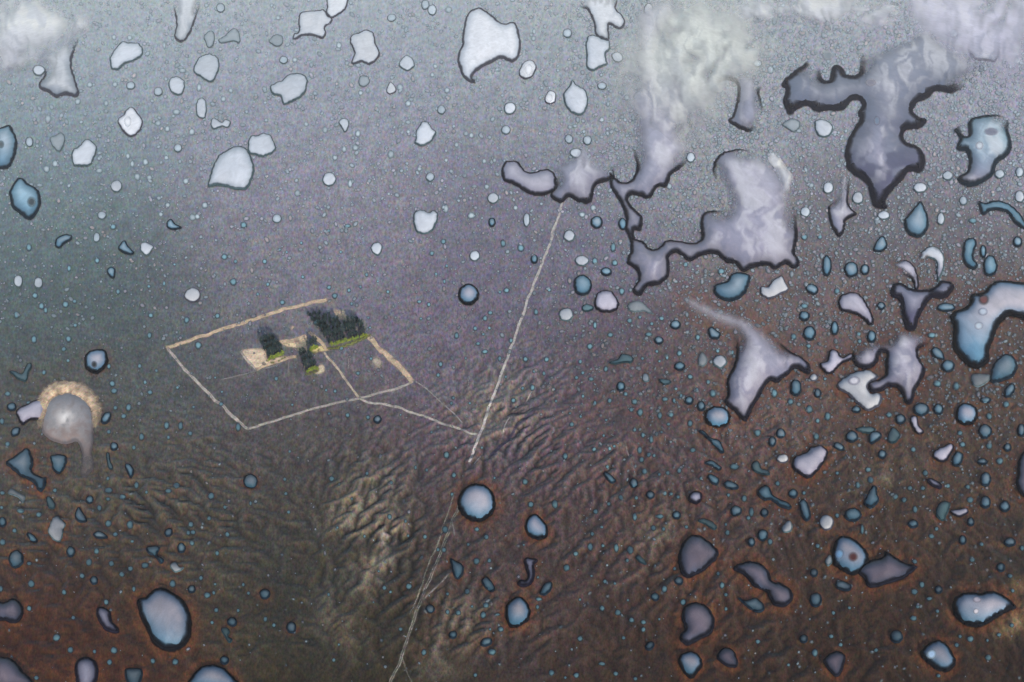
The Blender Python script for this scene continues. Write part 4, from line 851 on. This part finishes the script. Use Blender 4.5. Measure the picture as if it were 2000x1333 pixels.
def where(c):
    best = sorted(LANDMARKS, key=lambda l: math.hypot(c[0] - l[1], c[1] - l[2]))
    for l in best:
        if math.hypot(c[0] - l[1], c[1] - l[2]) > 14: break
    dx, dy = c[0] - l[1], c[1] - l[2]
    if 'corner' in l[0] or 'edge' in l[0]: rel = 'near'
    elif abs(dx) > 2 * abs(dy): rel = 'right of' if dx > 0 else 'left of'
    elif abs(dy) > 2 * abs(dx): rel = 'below' if dy > 0 else 'above'
    else: rel = ('below and ' if dy > 0 else 'above and ') + ('right of' if dx > 0 else 'left of')
    return rel + ' ' + l[0], math.hypot(dx, dy), l[0]
pend = {}
for d in SINGLE:
    w, dist, lm = where(d.c)
    if d.hand:
        noun = 'spill' if (d.style in ('mauve', 'navy') and d.area > 5000) else ('film of liquid' if d.style == 'film' else 'drop')
        lab = '%s %s %s' % (d.words, noun, w)
    else:
        sz = 'huge' if d.rm > 30 else 'large' if d.rm > 16 else 'medium' if d.rm > 9 else 'small' if d.rm > 6.2 else 'tiny'
        lab = '%s %s %s drop %s' % (sz, d.words, TONE[d.style], w)
    pend.setdefault(lab, []).append((dist, d))
for lab, ds in pend.items():
    ds.sort(key=lambda t: t[0])
    for i, (_, d) in enumerate(ds):
        d.label = lab if len(ds) == 1 else '%s, %s one' % (lab, ORD[min(i, 9)])

for d in SINGLE:
    for a_, b_ in ((' black-edged', ''), (' black-rimmed', ''), (' dark-rimmed', ''), (' scallop-edged', ''), (' and ', '-'), (' pale', '')):
        if len(d.label.split()) > 16: d.label = d.label.replace(a_, b_, 1)
GROUP_R, GROUP_I = 'round and oval water drops', 'irregular water drops'
for i, d in enumerate(SINGLE):
    big = d.area > 260
    z0 = .42 + (.9 - .9 * i / 300)* .35 if d.style != 'film' else .36
    if d.style == 'film': z0 += .02 * i
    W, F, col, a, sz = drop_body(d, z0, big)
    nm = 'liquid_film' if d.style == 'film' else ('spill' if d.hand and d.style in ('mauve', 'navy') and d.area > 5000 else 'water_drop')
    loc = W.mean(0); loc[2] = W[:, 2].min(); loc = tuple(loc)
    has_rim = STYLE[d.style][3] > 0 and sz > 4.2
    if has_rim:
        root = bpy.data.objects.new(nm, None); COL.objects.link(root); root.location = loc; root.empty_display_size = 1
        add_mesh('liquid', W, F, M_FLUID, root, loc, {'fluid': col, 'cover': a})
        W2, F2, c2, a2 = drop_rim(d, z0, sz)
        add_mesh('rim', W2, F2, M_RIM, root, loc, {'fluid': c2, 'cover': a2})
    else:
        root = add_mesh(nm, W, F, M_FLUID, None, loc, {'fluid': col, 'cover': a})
    d.root, d.loc, d.z0 = root, loc, z0
    root['label'] = d.label; root['category'] = 'film' if nm == 'liquid_film' else ('spill' if nm == 'spill' else 'drop')
    root['group'] = GROUP_I if d.hand else GROUP_R

def find(x, y):
    return min(SINGLE, key=lambda d: math.hypot(d.c[0] - x, d.c[1] - y))

def spot(d, x, y, rx, ry, c0, c1, name):
    """A clot of pigment or a bubble lying in a drop."""
    a = np.linspace(0, 2 * math.pi, 18, endpoint=False); V, C, A = [(x, y)], [c0], [1.0]
    F = [(0, 1 + (k + 1) % 18, 1 + k) for k in range(18)]
    for j, (q, cc, al) in enumerate(((.40, c0, 1.), (.70, c1, .6), (1., c1, 0.))):
        for t in a: V.append((x + rx * q * math.cos(t), y + ry * q * math.sin(t))); C.append(cc); A.append(al)
        if j:
            b = 1 + 18 * j
            F += [(b - 18 + k, b - 18 + (k + 1) % 18, b + (k + 1) % 18, b + k) for k in range(18)]
    V = np.array(V); gx_, gy_, gz_ = chart_to_ground(V[:, 0], V[:, 1])
    W = np.stack([gx_, gy_, gz_ + d.z0 + 3.6 + .05], 1)
    # sit on the surface of the liquid
    top = d.surf(gx_, gy_) if hasattr(d, 'surf') else None
    if top is not None: W[:, 2] = top + .10
    return add_mesh(name, W, F, M_FLUID, d.root, d.loc, {'fluid': np.array(C), 'cover': np.array(A)})

def surf_of(d):
    liq = d.root if d.root.type == 'MESH' else [c for c in d.root.children if c.name.startswith('liquid')][0]
    co = np.array([v.co[:] for v in liq.data.vertices]) + np.array(d.loc)
    def f(x, y):
        out = np.empty(len(x))
        for k in range(len(x)):
            dd = (co[:, 0] - x[k]) ** 2 + (co[:, 1] - y[k]) ** 2
            i3 = np.argpartition(dd, 3)[:4]; out[k] = co[i3, 2].max()
        return out
    return f
BLK, RED, WHT = (.012, .014, .012), (.16, .03, .02), (.72, .74, .80)
for x, y, rx, ry, c0, c1, nm in ((62.5, 398, 10, 12, BLK, (.10, .16, .19), 'dark_spot'), (185, 716, 7, 8, BLK, (.10, .11, .15), 'dark_spot'),
        (3, 285, 7, 9, BLK, (.1, .16, .19), 'dark_spot'), (1665, 1094, 11, 11, (.06, .02, .02), (.12, .08, .09), 'dark_spot'),
        (1638, 1088, 10, 12, (.16, .30, .48), (.16, .24, .34), 'blue_bubble'), (1920, 590, 12, 14, RED, (.03, .012, .012), 'red_spot'),
        (250, 240, 8, 12, WHT, (.6, .64, .7), 'white_bubble'), (1033, 138, 9, 12, WHT, WHT, 'white_bubble'), (1073, 193, 8, 9, WHT, WHT, 'white_bubble'),
        (1818, 1283, 11, 11, (.34, .48, .66), (.26, .34, .42), 'blue_bubble'), (1906, 1178, 10, 8, (.42, .38, .44), (.34, .32, .38), 'bubble'),
        (1904, 1201, 6, 6, (.5, .48, .54), (.4, .4, .46), 'bubble'), (1910, 643, 10, 9, (.42, .50, .60), (.36, .40, .5), 'bubble'), (1918, 615, 11, 9, (.40, .46, .56), (.3, .34, .44), 'bubble'),
        (1667, 748, 14, 11, (.55, .54, .60), (.30, .30, .38), 'bubble'), (1912, 289, 9, 9, (.5, .55, .62), (.4, .42, .5), 'bubble'), (1712, 240, 7, 11, (.10, .14, .22), (.2, .2, .28), 'dark_spot'),
        (1700, 165, 12, 9, (.15, .13, .18), (.3, .28, .33), 'dark_spot'), (1617, 110, 12, 10, (.12, .14, .17), (.3, .32, .36), 'dark_spot'), (1935, 262, 16, 9, (.12, .12, .18), (.22, .22, .3), 'dark_spot')):
    d = min((q for q in SINGLE if q.style != 'film' and q.bb[0] - 3 <= x <= q.bb[1] + 3 and q.bb[2] - 3 <= y <= q.bb[3] + 3), key=lambda q: q.area, default=None)
    if d is None: continue
    if not hasattr(d, 'surf'): d.surf = surf_of(d)
    if d.root.type == 'MESH': continue
    spot(d, x, y, rx, ry, c0, c1, nm)

# ---------------------------------------------------------------- the tan-crusted blister on the left
lx, ly, lz = chart_to_ground(np.array([130.]), np.array([835.]))
bloc = (float(lx[0]), float(ly[0]), float(lz[0]) + .3)
blister = bpy.data.objects.new('crusted_blister', None); COL.objects.link(blister); blister.location = bloc
blister['label'] = 'milky blister under an arched tan crust, with an arm to its left'; blister['category'] = 'blister'
for d, nm in ((bl_arm, 'arm'), (bl_body, 'liquid')):
    d.root, d.loc, d.z0 = blister, bloc, .5
    W, F, col, a, sz = drop_body(d, .5 if nm == 'arm' else .62, True)
    V = W[:, :2]
    if nm == 'liquid':
        cx_, cy_ = ground_to_chart(W[:, 0], W[:, 1]); n_ = fbm(cx_ / 9, cy_ / 9, 3, 27)
        k = np.clip(.25 + smooth(815, 880, cy_) * .45 + .5 * smooth(.40, .62, n_), 0, .92)[:, None]
        col = col * (1 - k) + np.array([.15, .12, .12])[None] * k
        k = (np.exp(-((cx_ - 128) / 17) ** 2 - ((cy_ - 822) / 15) ** 2) * smooth(.3, .6, n_ + .15))[:, None]
        col = col * (1 - k) + np.array([.62, .61, .62])[None] * k  # white highlight painted into the middle of the blister
    if nm == 'liquid': a = a * (1 - .55 * smooth(865, 915, cy_)) * (.75 + .25 * smooth(.35, .6, n_))
    add_mesh(nm, W, F, M_FLUID, blister, bloc, {'fluid': col, 'cover': a})
    W2, F2, c2, a2 = drop_rim(d, .5 if nm == 'arm' else .62, sz)
    if nm == 'liquid': a2 = a2 * .35
    add_mesh('rim', W2, F2, M_RIM, blister, bloc, {'fluid': c2, 'cover': a2})
pc = resample(parse(BLISTER_CRUST, 'E'), 2.2, False)[:, :2]
t = np.gradient(pc, axis=0); t /= np.linalg.norm(t, axis=1)[:, None]; n = np.stack([-t[:, 1], t[:, 0]], 1)
V, U, C, A = [], [], [], []
m = len(pc); taper = np.sin(np.linspace(.25, math.pi - .25, m)) ** .6
for q, up, cv in ((-1.5, 0, 0), (-1, .35, .9), (-.45, 1.6, 1), (.1, 2.2, 1), (.6, 1.4, 1), (1.0, .5, .8), (1.6, 0, 0)):
    jit = .8 + .4 * fbm(np.arange(m) / 1.7, np.full(m, q * 2), 2, 17)
    jit = jit * (.7 + .7 * fbm(np.arange(m) / 9.0, np.full(m, q), 2, 16))
    V.append(pc - n * (q * 10.5 * taper * jit)[:, None]); U.append(up * taper * jit); A.append(cv * np.clip(.35 + 1.1 * fbm(np.arange(m) / 4.0, np.full(m, q * 2.5), 2, 19), 0, 1) * smooth(0, .55, taper - .35))
    C.append(np.array((.52, .40, .29))[None] * (.45 + 1.0 * fbm(np.arange(m) / 5.0, np.full(m, q * 1.3), 3, 18))[:, None])
V = np.concatenate(V); W = lift(V[:, 0], V[:, 1], .75); W[:, 2] += np.concatenate(U)
F = [(j * m + i, j * m + i + 1, (j + 1) * m + i + 1, (j + 1) * m + i) for j in range(6) for i in range(m - 1)]
add_mesh('crust', W, F, M_DIRT, blister, bloc, {'earth': np.concatenate(C), 'cover': np.concatenate(A)})

# ---------------------------------------------------------------- countless smaller drops, one mass
def disc_mass(name, items, label, category):
    K = 10; ang = np.linspace(0, 2 * math.pi, K, endpoint=False)
    n = len(items); it = np.array(items)           # x y rx ry rot, fill rgb, edge rgb, cover
    cu, su = np.cos(ang), np.sin(ang); P = []; ring = [(0, 0), (.42, 1), (.80, 2), (1.15, 3)]
    ct, st = np.cos(it[:, 4])[:, None], np.sin(it[:, 4])[:, None]
    wob = 1 + .22 * (RNG.random((n, K)) - .5)
    pts, cols, cov, ups = [it[:, None, 0:2]], [it[:, None, 5:8]], [it[:, None, 11]], [np.full((n, 1), 1.0)]
    for q, j in ring[1:]:
        ex, ey = it[:, 2:3] * q * cu[None] * wob, it[:, 3:4] * q * su[None] * wob
        pts.append(np.stack([it[:, 0:1] + ex * ct - ey * st, it[:, 1:2] + ex * st + ey * ct], -1))
        c = it[:, None, 5:8] if j == 1 else it[:, None, 8:11]
        cols.append(np.repeat(c, K, 1)); cov.append(np.repeat(it[:, None, 11] * (0 if j == 3 else 1), K, 1))
        ups.append(np.full((n, K), (.9, .45, .0)[j - 1]))
    P = np.concatenate(pts, 1); C = np.concatenate(cols, 1); A = np.concatenate(cov, 1); U = np.concatenate(ups, 1) * np.minimum(it[:, 2:3] * .10, .8)
    nv = 1 + 3 * K; f = []
    for k in range(K): f.append((0, 1 + (k + 1) % K, 1 + k, -1))
    for j in (0, 1):
        b = 1 + j * K
        for k in range(K): f.append((b + k, b + (k + 1) % K, b + K + (k + 1) % K, b + K + k))
    P = P.reshape(-1, 2); x, y, z = chart_to_ground(P[:, 0], P[:, 1], 3)
    V = np.stack([x, y, z + .30 + U.ravel() + np.repeat(RNG.random(n) * .05, nv)], 1)
    me = bpy.data.meshes.new(name)
    faces = []
    base = np.arange(n) * nv
    tri = np.array([q[:3] for q in f if q[3] < 0]); quad = np.array([q for q in f if q[3] >= 0])
    T = (tri[None] + base[:, None, None]).reshape(-1, 3); Q = (quad[None] + base[:, None, None]).reshape(-1, 4)
    me.vertices.add(len(V)); me.vertices.foreach_set('co', V.astype(np.float32).ravel())
    loops = np.concatenate([T.ravel(), Q.ravel()]).astype(np.int32)
    me.loops.add(len(loops)); me.loops.foreach_set('vertex_index', loops)
    starts = np.concatenate([np.arange(len(T)) * 3, len(T) * 3 + np.arange(len(Q)) * 4]).astype(np.int32)
    me.polygons.add(len(T) + len(Q)); me.polygons.foreach_set('loop_start', starts)
    me.update(calc_edges=True)
    finish_mesh(me, {'fluid': C.reshape(-1, 3), 'cover': A.ravel()})
    o = link(name, me, M_FLUID); o['kind'] = 'stuff'; o['label'] = label; o['category'] = category
    return o

items = []
for d in REST:
    x0, x1, y0, y1 = d.bb; v = .8 + .4 * RNG.random(); top = d.c[1] < 430
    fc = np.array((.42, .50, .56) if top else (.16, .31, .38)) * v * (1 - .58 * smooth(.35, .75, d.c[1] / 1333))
    ec = np.array((.12, .17, .20) if top else (.015, .035, .048))
    items.append([*d.c, (x1 - x0) / 2, (y1 - y0) / 2, 0, *fc, *ec, .85 if top else .95])
RX, RY = RNG.random(70000) * 2040 - 20, RNG.random(70000) * 1370 - 20
dens = .03 + .07 * smooth(950, 700, RY) + .22 * smooth(750, 250, RY) + .62 * smooth(900, 1500, RX) * smooth(1150, 500, RY) + .02 * smooth(800, 1500, RX)
keep = RNG.random(70000) < dens * (.35 + 1.0 * fbm(RX / 90, RY / 90, 3, 12))
for x, y in zip(RX[keep], RY[keep]):
    r = 1.5 + 3.0 * RNG.random() ** 3.5
    if y > 800: r *= .85
    v = .75 + .5 * RNG.random(); h = RNG.random()
    tr = smooth(950, 1500, x) * smooth(1000, 500, y)
    cool = np.array((.36, .43, .51)) if h < .55 else np.array((.41, .38, .48)) if h < .85 else np.array((.46, .38, .40))
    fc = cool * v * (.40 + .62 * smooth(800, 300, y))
    ec = np.array((.05, .075, .085)) * (1 + 1.0 * smooth(700, 200, y))
    el = 1 + .8 * RNG.random() ** 2
    items.append([x, y, r * el, r, RNG.random() * 3.14, *fc, *ec, .42 + .38 * RNG.random()])
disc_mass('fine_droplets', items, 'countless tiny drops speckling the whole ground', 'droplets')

# ---------------------------------------------------------------- trees of the farm
def leaf_cloud(h, rad, n, seed, leafmat, spread=1.0):
    rng = np.random.default_rng(seed); V, F, T = [], [], []
    clumps = [(rng.uniform(0, 2 * math.pi), rng.uniform(.12, 1.0)) for _ in range(26)]
    for a, t in clumps:
        z = h * (.14 + .86 * t); rr = rad * (math.sin(math.pi * (t * .86 + .08)) ** .7) * rng.uniform(.35, .95)
        cx, cy = rr * math.cos(a), rr * math.sin(a); cs = rad * rng.uniform(.35, .6)
        tone = rng.uniform(.15, 1.0)
        for _ in range(n // 26):
            p = np.array([cx, cy, z]) + rng.normal(0, 1, 3) * cs * np.array([.55, .55, .8])
            u = rng.normal(0, 1, 3); u /= np.linalg.norm(u); w = np.cross(u, rng.normal(0, 1, 3)); w /= np.linalg.norm(w) + 1e-6
            s = rng.uniform(.45, .95) * spread; b = len(V)
            V += [p - u * s, p + w * s * .6, p + u * s, p - w * s * .6]; F.append((b, b + 1, b + 2, b + 3))
            T += [min(max(tone + rng.normal(0, .15), 0), 1)] * 4
    me = bpy.data.meshes.new('crown'); me.from_pydata([tuple(v) for v in V], [], F); finish_mesh(me, {'leaf': T}, False)
    me.materials.append(leafmat); return me

def trunk_mesh(h, r, seed):
    rng = np.random.default_rng(seed); V, F = [], []
    def limb(a, b, r0, r1, k=6):
        a, b = np.array(a), np.array(b); ax = (b - a) / np.linalg.norm(b - a)
        u = np.cross(ax, (.3, .9, .1)); u /= np.linalg.norm(u); w = np.cross(ax, u); s = len(V)
        for p, rr in ((a, r0), ((a + b) / 2 + rng.normal(0, .12, 3), (r0 + r1) / 2), (b, r1)):
            for i in range(k):
                t = 2 * math.pi * i / k; V.append(tuple(p + rr * (u * math.cos(t) + w * math.sin(t))))
        for j in range(2):
            for i in range(k): F.append((s + j * k + i, s + j * k + (i + 1) % k, s + (j + 1) * k + (i + 1) % k, s + (j + 1) * k + i))
    limb((0, 0, -.6), (0, 0, h * .85), r, r * .2)
    for i in range(7):
        z = h * rng.uniform(.2, .7); a = rng.uniform(0, 6.28)
        limb((0, 0, z), (1.6 * math.cos(a), 1.6 * math.sin(a), z + h * .14), r * .35, r * .1, 5)
    me = bpy.data.meshes.new('trunk'); me.from_pydata(V, [], F); finish_mesh(me, {}); me.materials.append(M_BARK); return me

TALL = [(leaf_cloud(h, rd, 560, 100 + k, M_DARKLEAF), trunk_mesh(h, .32, 200 + k), h) for k, (h, rd) in enumerate(((17, 3.6), (19, 3.3), (15, 3.9), (20, 3.6)))]
LOW = [(leaf_cloud(h, rd, 420, 300 + k, M_LEAF), trunk_mesh(h, .22, 400 + k), h) for k, (h, rd) in enumerate(((8, 2.8), (6.5, 2.6), (9.5, 3.0)))]

def plant(kind, cx, cy, label, group, scale=1.0):
    x, y, z = chart_to_ground(np.array([cx]), np.array([cy]))
    cm, tm, h = random.choice(TALL if kind == 'poplar_tree' else LOW)
    root = bpy.data.objects.new(kind, None); COL.objects.link(root)
    root.location = (float(x[0]), float(y[0]), float(z[0])); root.rotation_euler = (0, 0, random.random() * 6.28)
    s = scale * random.uniform(.85, 1.12); root.scale = (s * random.uniform(.9, 1.15), s * random.uniform(.9, 1.15), s)
    root['label'] = label; root['category'] = 'tree'; root['group'] = group
    link('trunk', tm, None, root); link('crown', cm, None, root)
    return root

NTH = ['leftmost', 'second', 'third', 'fourth', 'fifth', 'sixth', 'seventh', 'eighth', 'ninth', 'tenth', 'eleventh', 'twelfth', 'thirteenth', 'fourteenth']
def row(kind, a, b, n, label, group, scale=1.0, jit=1.2):
    for i in range(n):
        t = (i + .5) / n
        nth = 'leftmost' if i == 0 else 'rightmost' if i == n - 1 else NTH[i] + ' from left'
        plant(kind, a[0] + (b[0] - a[0]) * t + random.uniform(-jit, jit), a[1] + (b[1] - a[1]) * t + random.uniform(-jit, jit) * .7,
              label + ', ' + nth, group, scale)

G1, G2, G3, G4 = 'trees of the big grove', 'trees of the left grove', 'trees of the small lower grove', 'trees of the middle clump'
row('leafy_tree', (646, 678), (718, 656), 14, 'low sunlit tree in the front row of the big grove', G1, .62, .8)
row('poplar_tree', (640, 672), (714, 650), 12, 'tall dark tree in second row of the big grove', G1, 0.50, 2)
row('poplar_tree', (634, 663), (711, 641), 12, 'tall dark tree in third row of the big grove', G1, 0.72, 2)
row('poplar_tree', (626, 653), (704, 632), 11, 'tall dark tree in fourth row of the big grove', G1, 0.76, 2.2)
row('poplar_tree', (618, 643), (664, 633), 8, 'tall dark tree in fifth row of the big grove', G1, 0.66, 2.2)
row('poplar_tree', (609, 631), (646, 624), 8, 'tall dark tree in sixth row of the big grove', G1, 0.54, 2)
row('poplar_tree', (600, 620), (628, 616), 6, 'tall dark tree in rearmost row of the big grove', G1, 0.40, 1.5)
row('leafy_tree', (525, 705), (555, 693), 7, 'low sunlit tree in the front row of the left grove', G2, .6, .8)
row('poplar_tree', (521, 698), (552, 686), 6, 'tall dark tree in second row of the left grove', G2, 0.60, 1.5)
row('poplar_tree', (515, 688), (545, 677), 6, 'tall dark tree in third row of the left grove', G2, 0.68, 1.5)
row('poplar_tree', (509, 676), (536, 667), 5, 'tall dark tree in back row of the left grove', G2, 0.68, 1.5)
row('leafy_tree', (598, 729), (622, 722), 5, 'low sunlit tree in the front row of the small lower grove', G3, .6, .8)
row('poplar_tree', (594, 721), (618, 713), 5, 'tall dark tree in second row of the small lower grove', G3, 0.60, 1.3)
row('poplar_tree', (590, 710), (612, 702), 4, 'tall dark tree in third row of the small lower grove', G3, 0.64, 1.3)
row('poplar_tree', (586, 697), (600, 692), 3, 'tall dark tree in back row of the small lower grove', G3, 0.60, 1.3)
row('leafy_tree', (604, 688), (622, 680), 4, 'low tree at the front of the clump between the groves', G4, .7)
row('poplar_tree', (600, 679), (620, 670), 5, 'tall dark tree in the clump between the groves', G4, 0.52)

# ---------------------------------------------------------------- air
hm = bpy.data.materials.new('pale_air'); hm.use_nodes = True; hn = hm.node_tree
for nd in list(hn.nodes):
    if nd.type == 'BSDF_PRINCIPLED': hn.nodes.remove(nd)
pv = hn.nodes.new('ShaderNodeVolumePrincipled'); pv.inputs['Color'].default_value = (*HAZE_COLOR, 1)
pv.inputs['Density'].default_value = HAZE_DENSITY; pv.inputs['Anisotropy'].default_value = 0.0
hn.links.new(pv.outputs[0], hn.nodes['Material Output'].inputs['Volume'])
xm = float(np.abs(gx).max()) + 200
bx0, bx1, by0, by1, bz0, bz1 = -xm, xm, float(gy.min()) - 200, float(gy.max()) + 200, float(gz.min()) - 1.0, CAM_H + 30
hv = [(x, y, z) for z in (bz0, bz1) for y in (by0, by1) for x in (bx0, bx1)]
hf = [(0, 2, 3, 1), (4, 5, 7, 6), (0, 1, 5, 4), (2, 6, 7, 3), (0, 4, 6, 2), (1, 3, 7, 5)]
haze = add_mesh('haze', hv, hf, hm, None, (0, 0, 0), {}, False); haze['kind'] = 'stuff'
haze['label'] = 'pale haze in the air between the viewer and the land'; haze['category'] = 'haze'
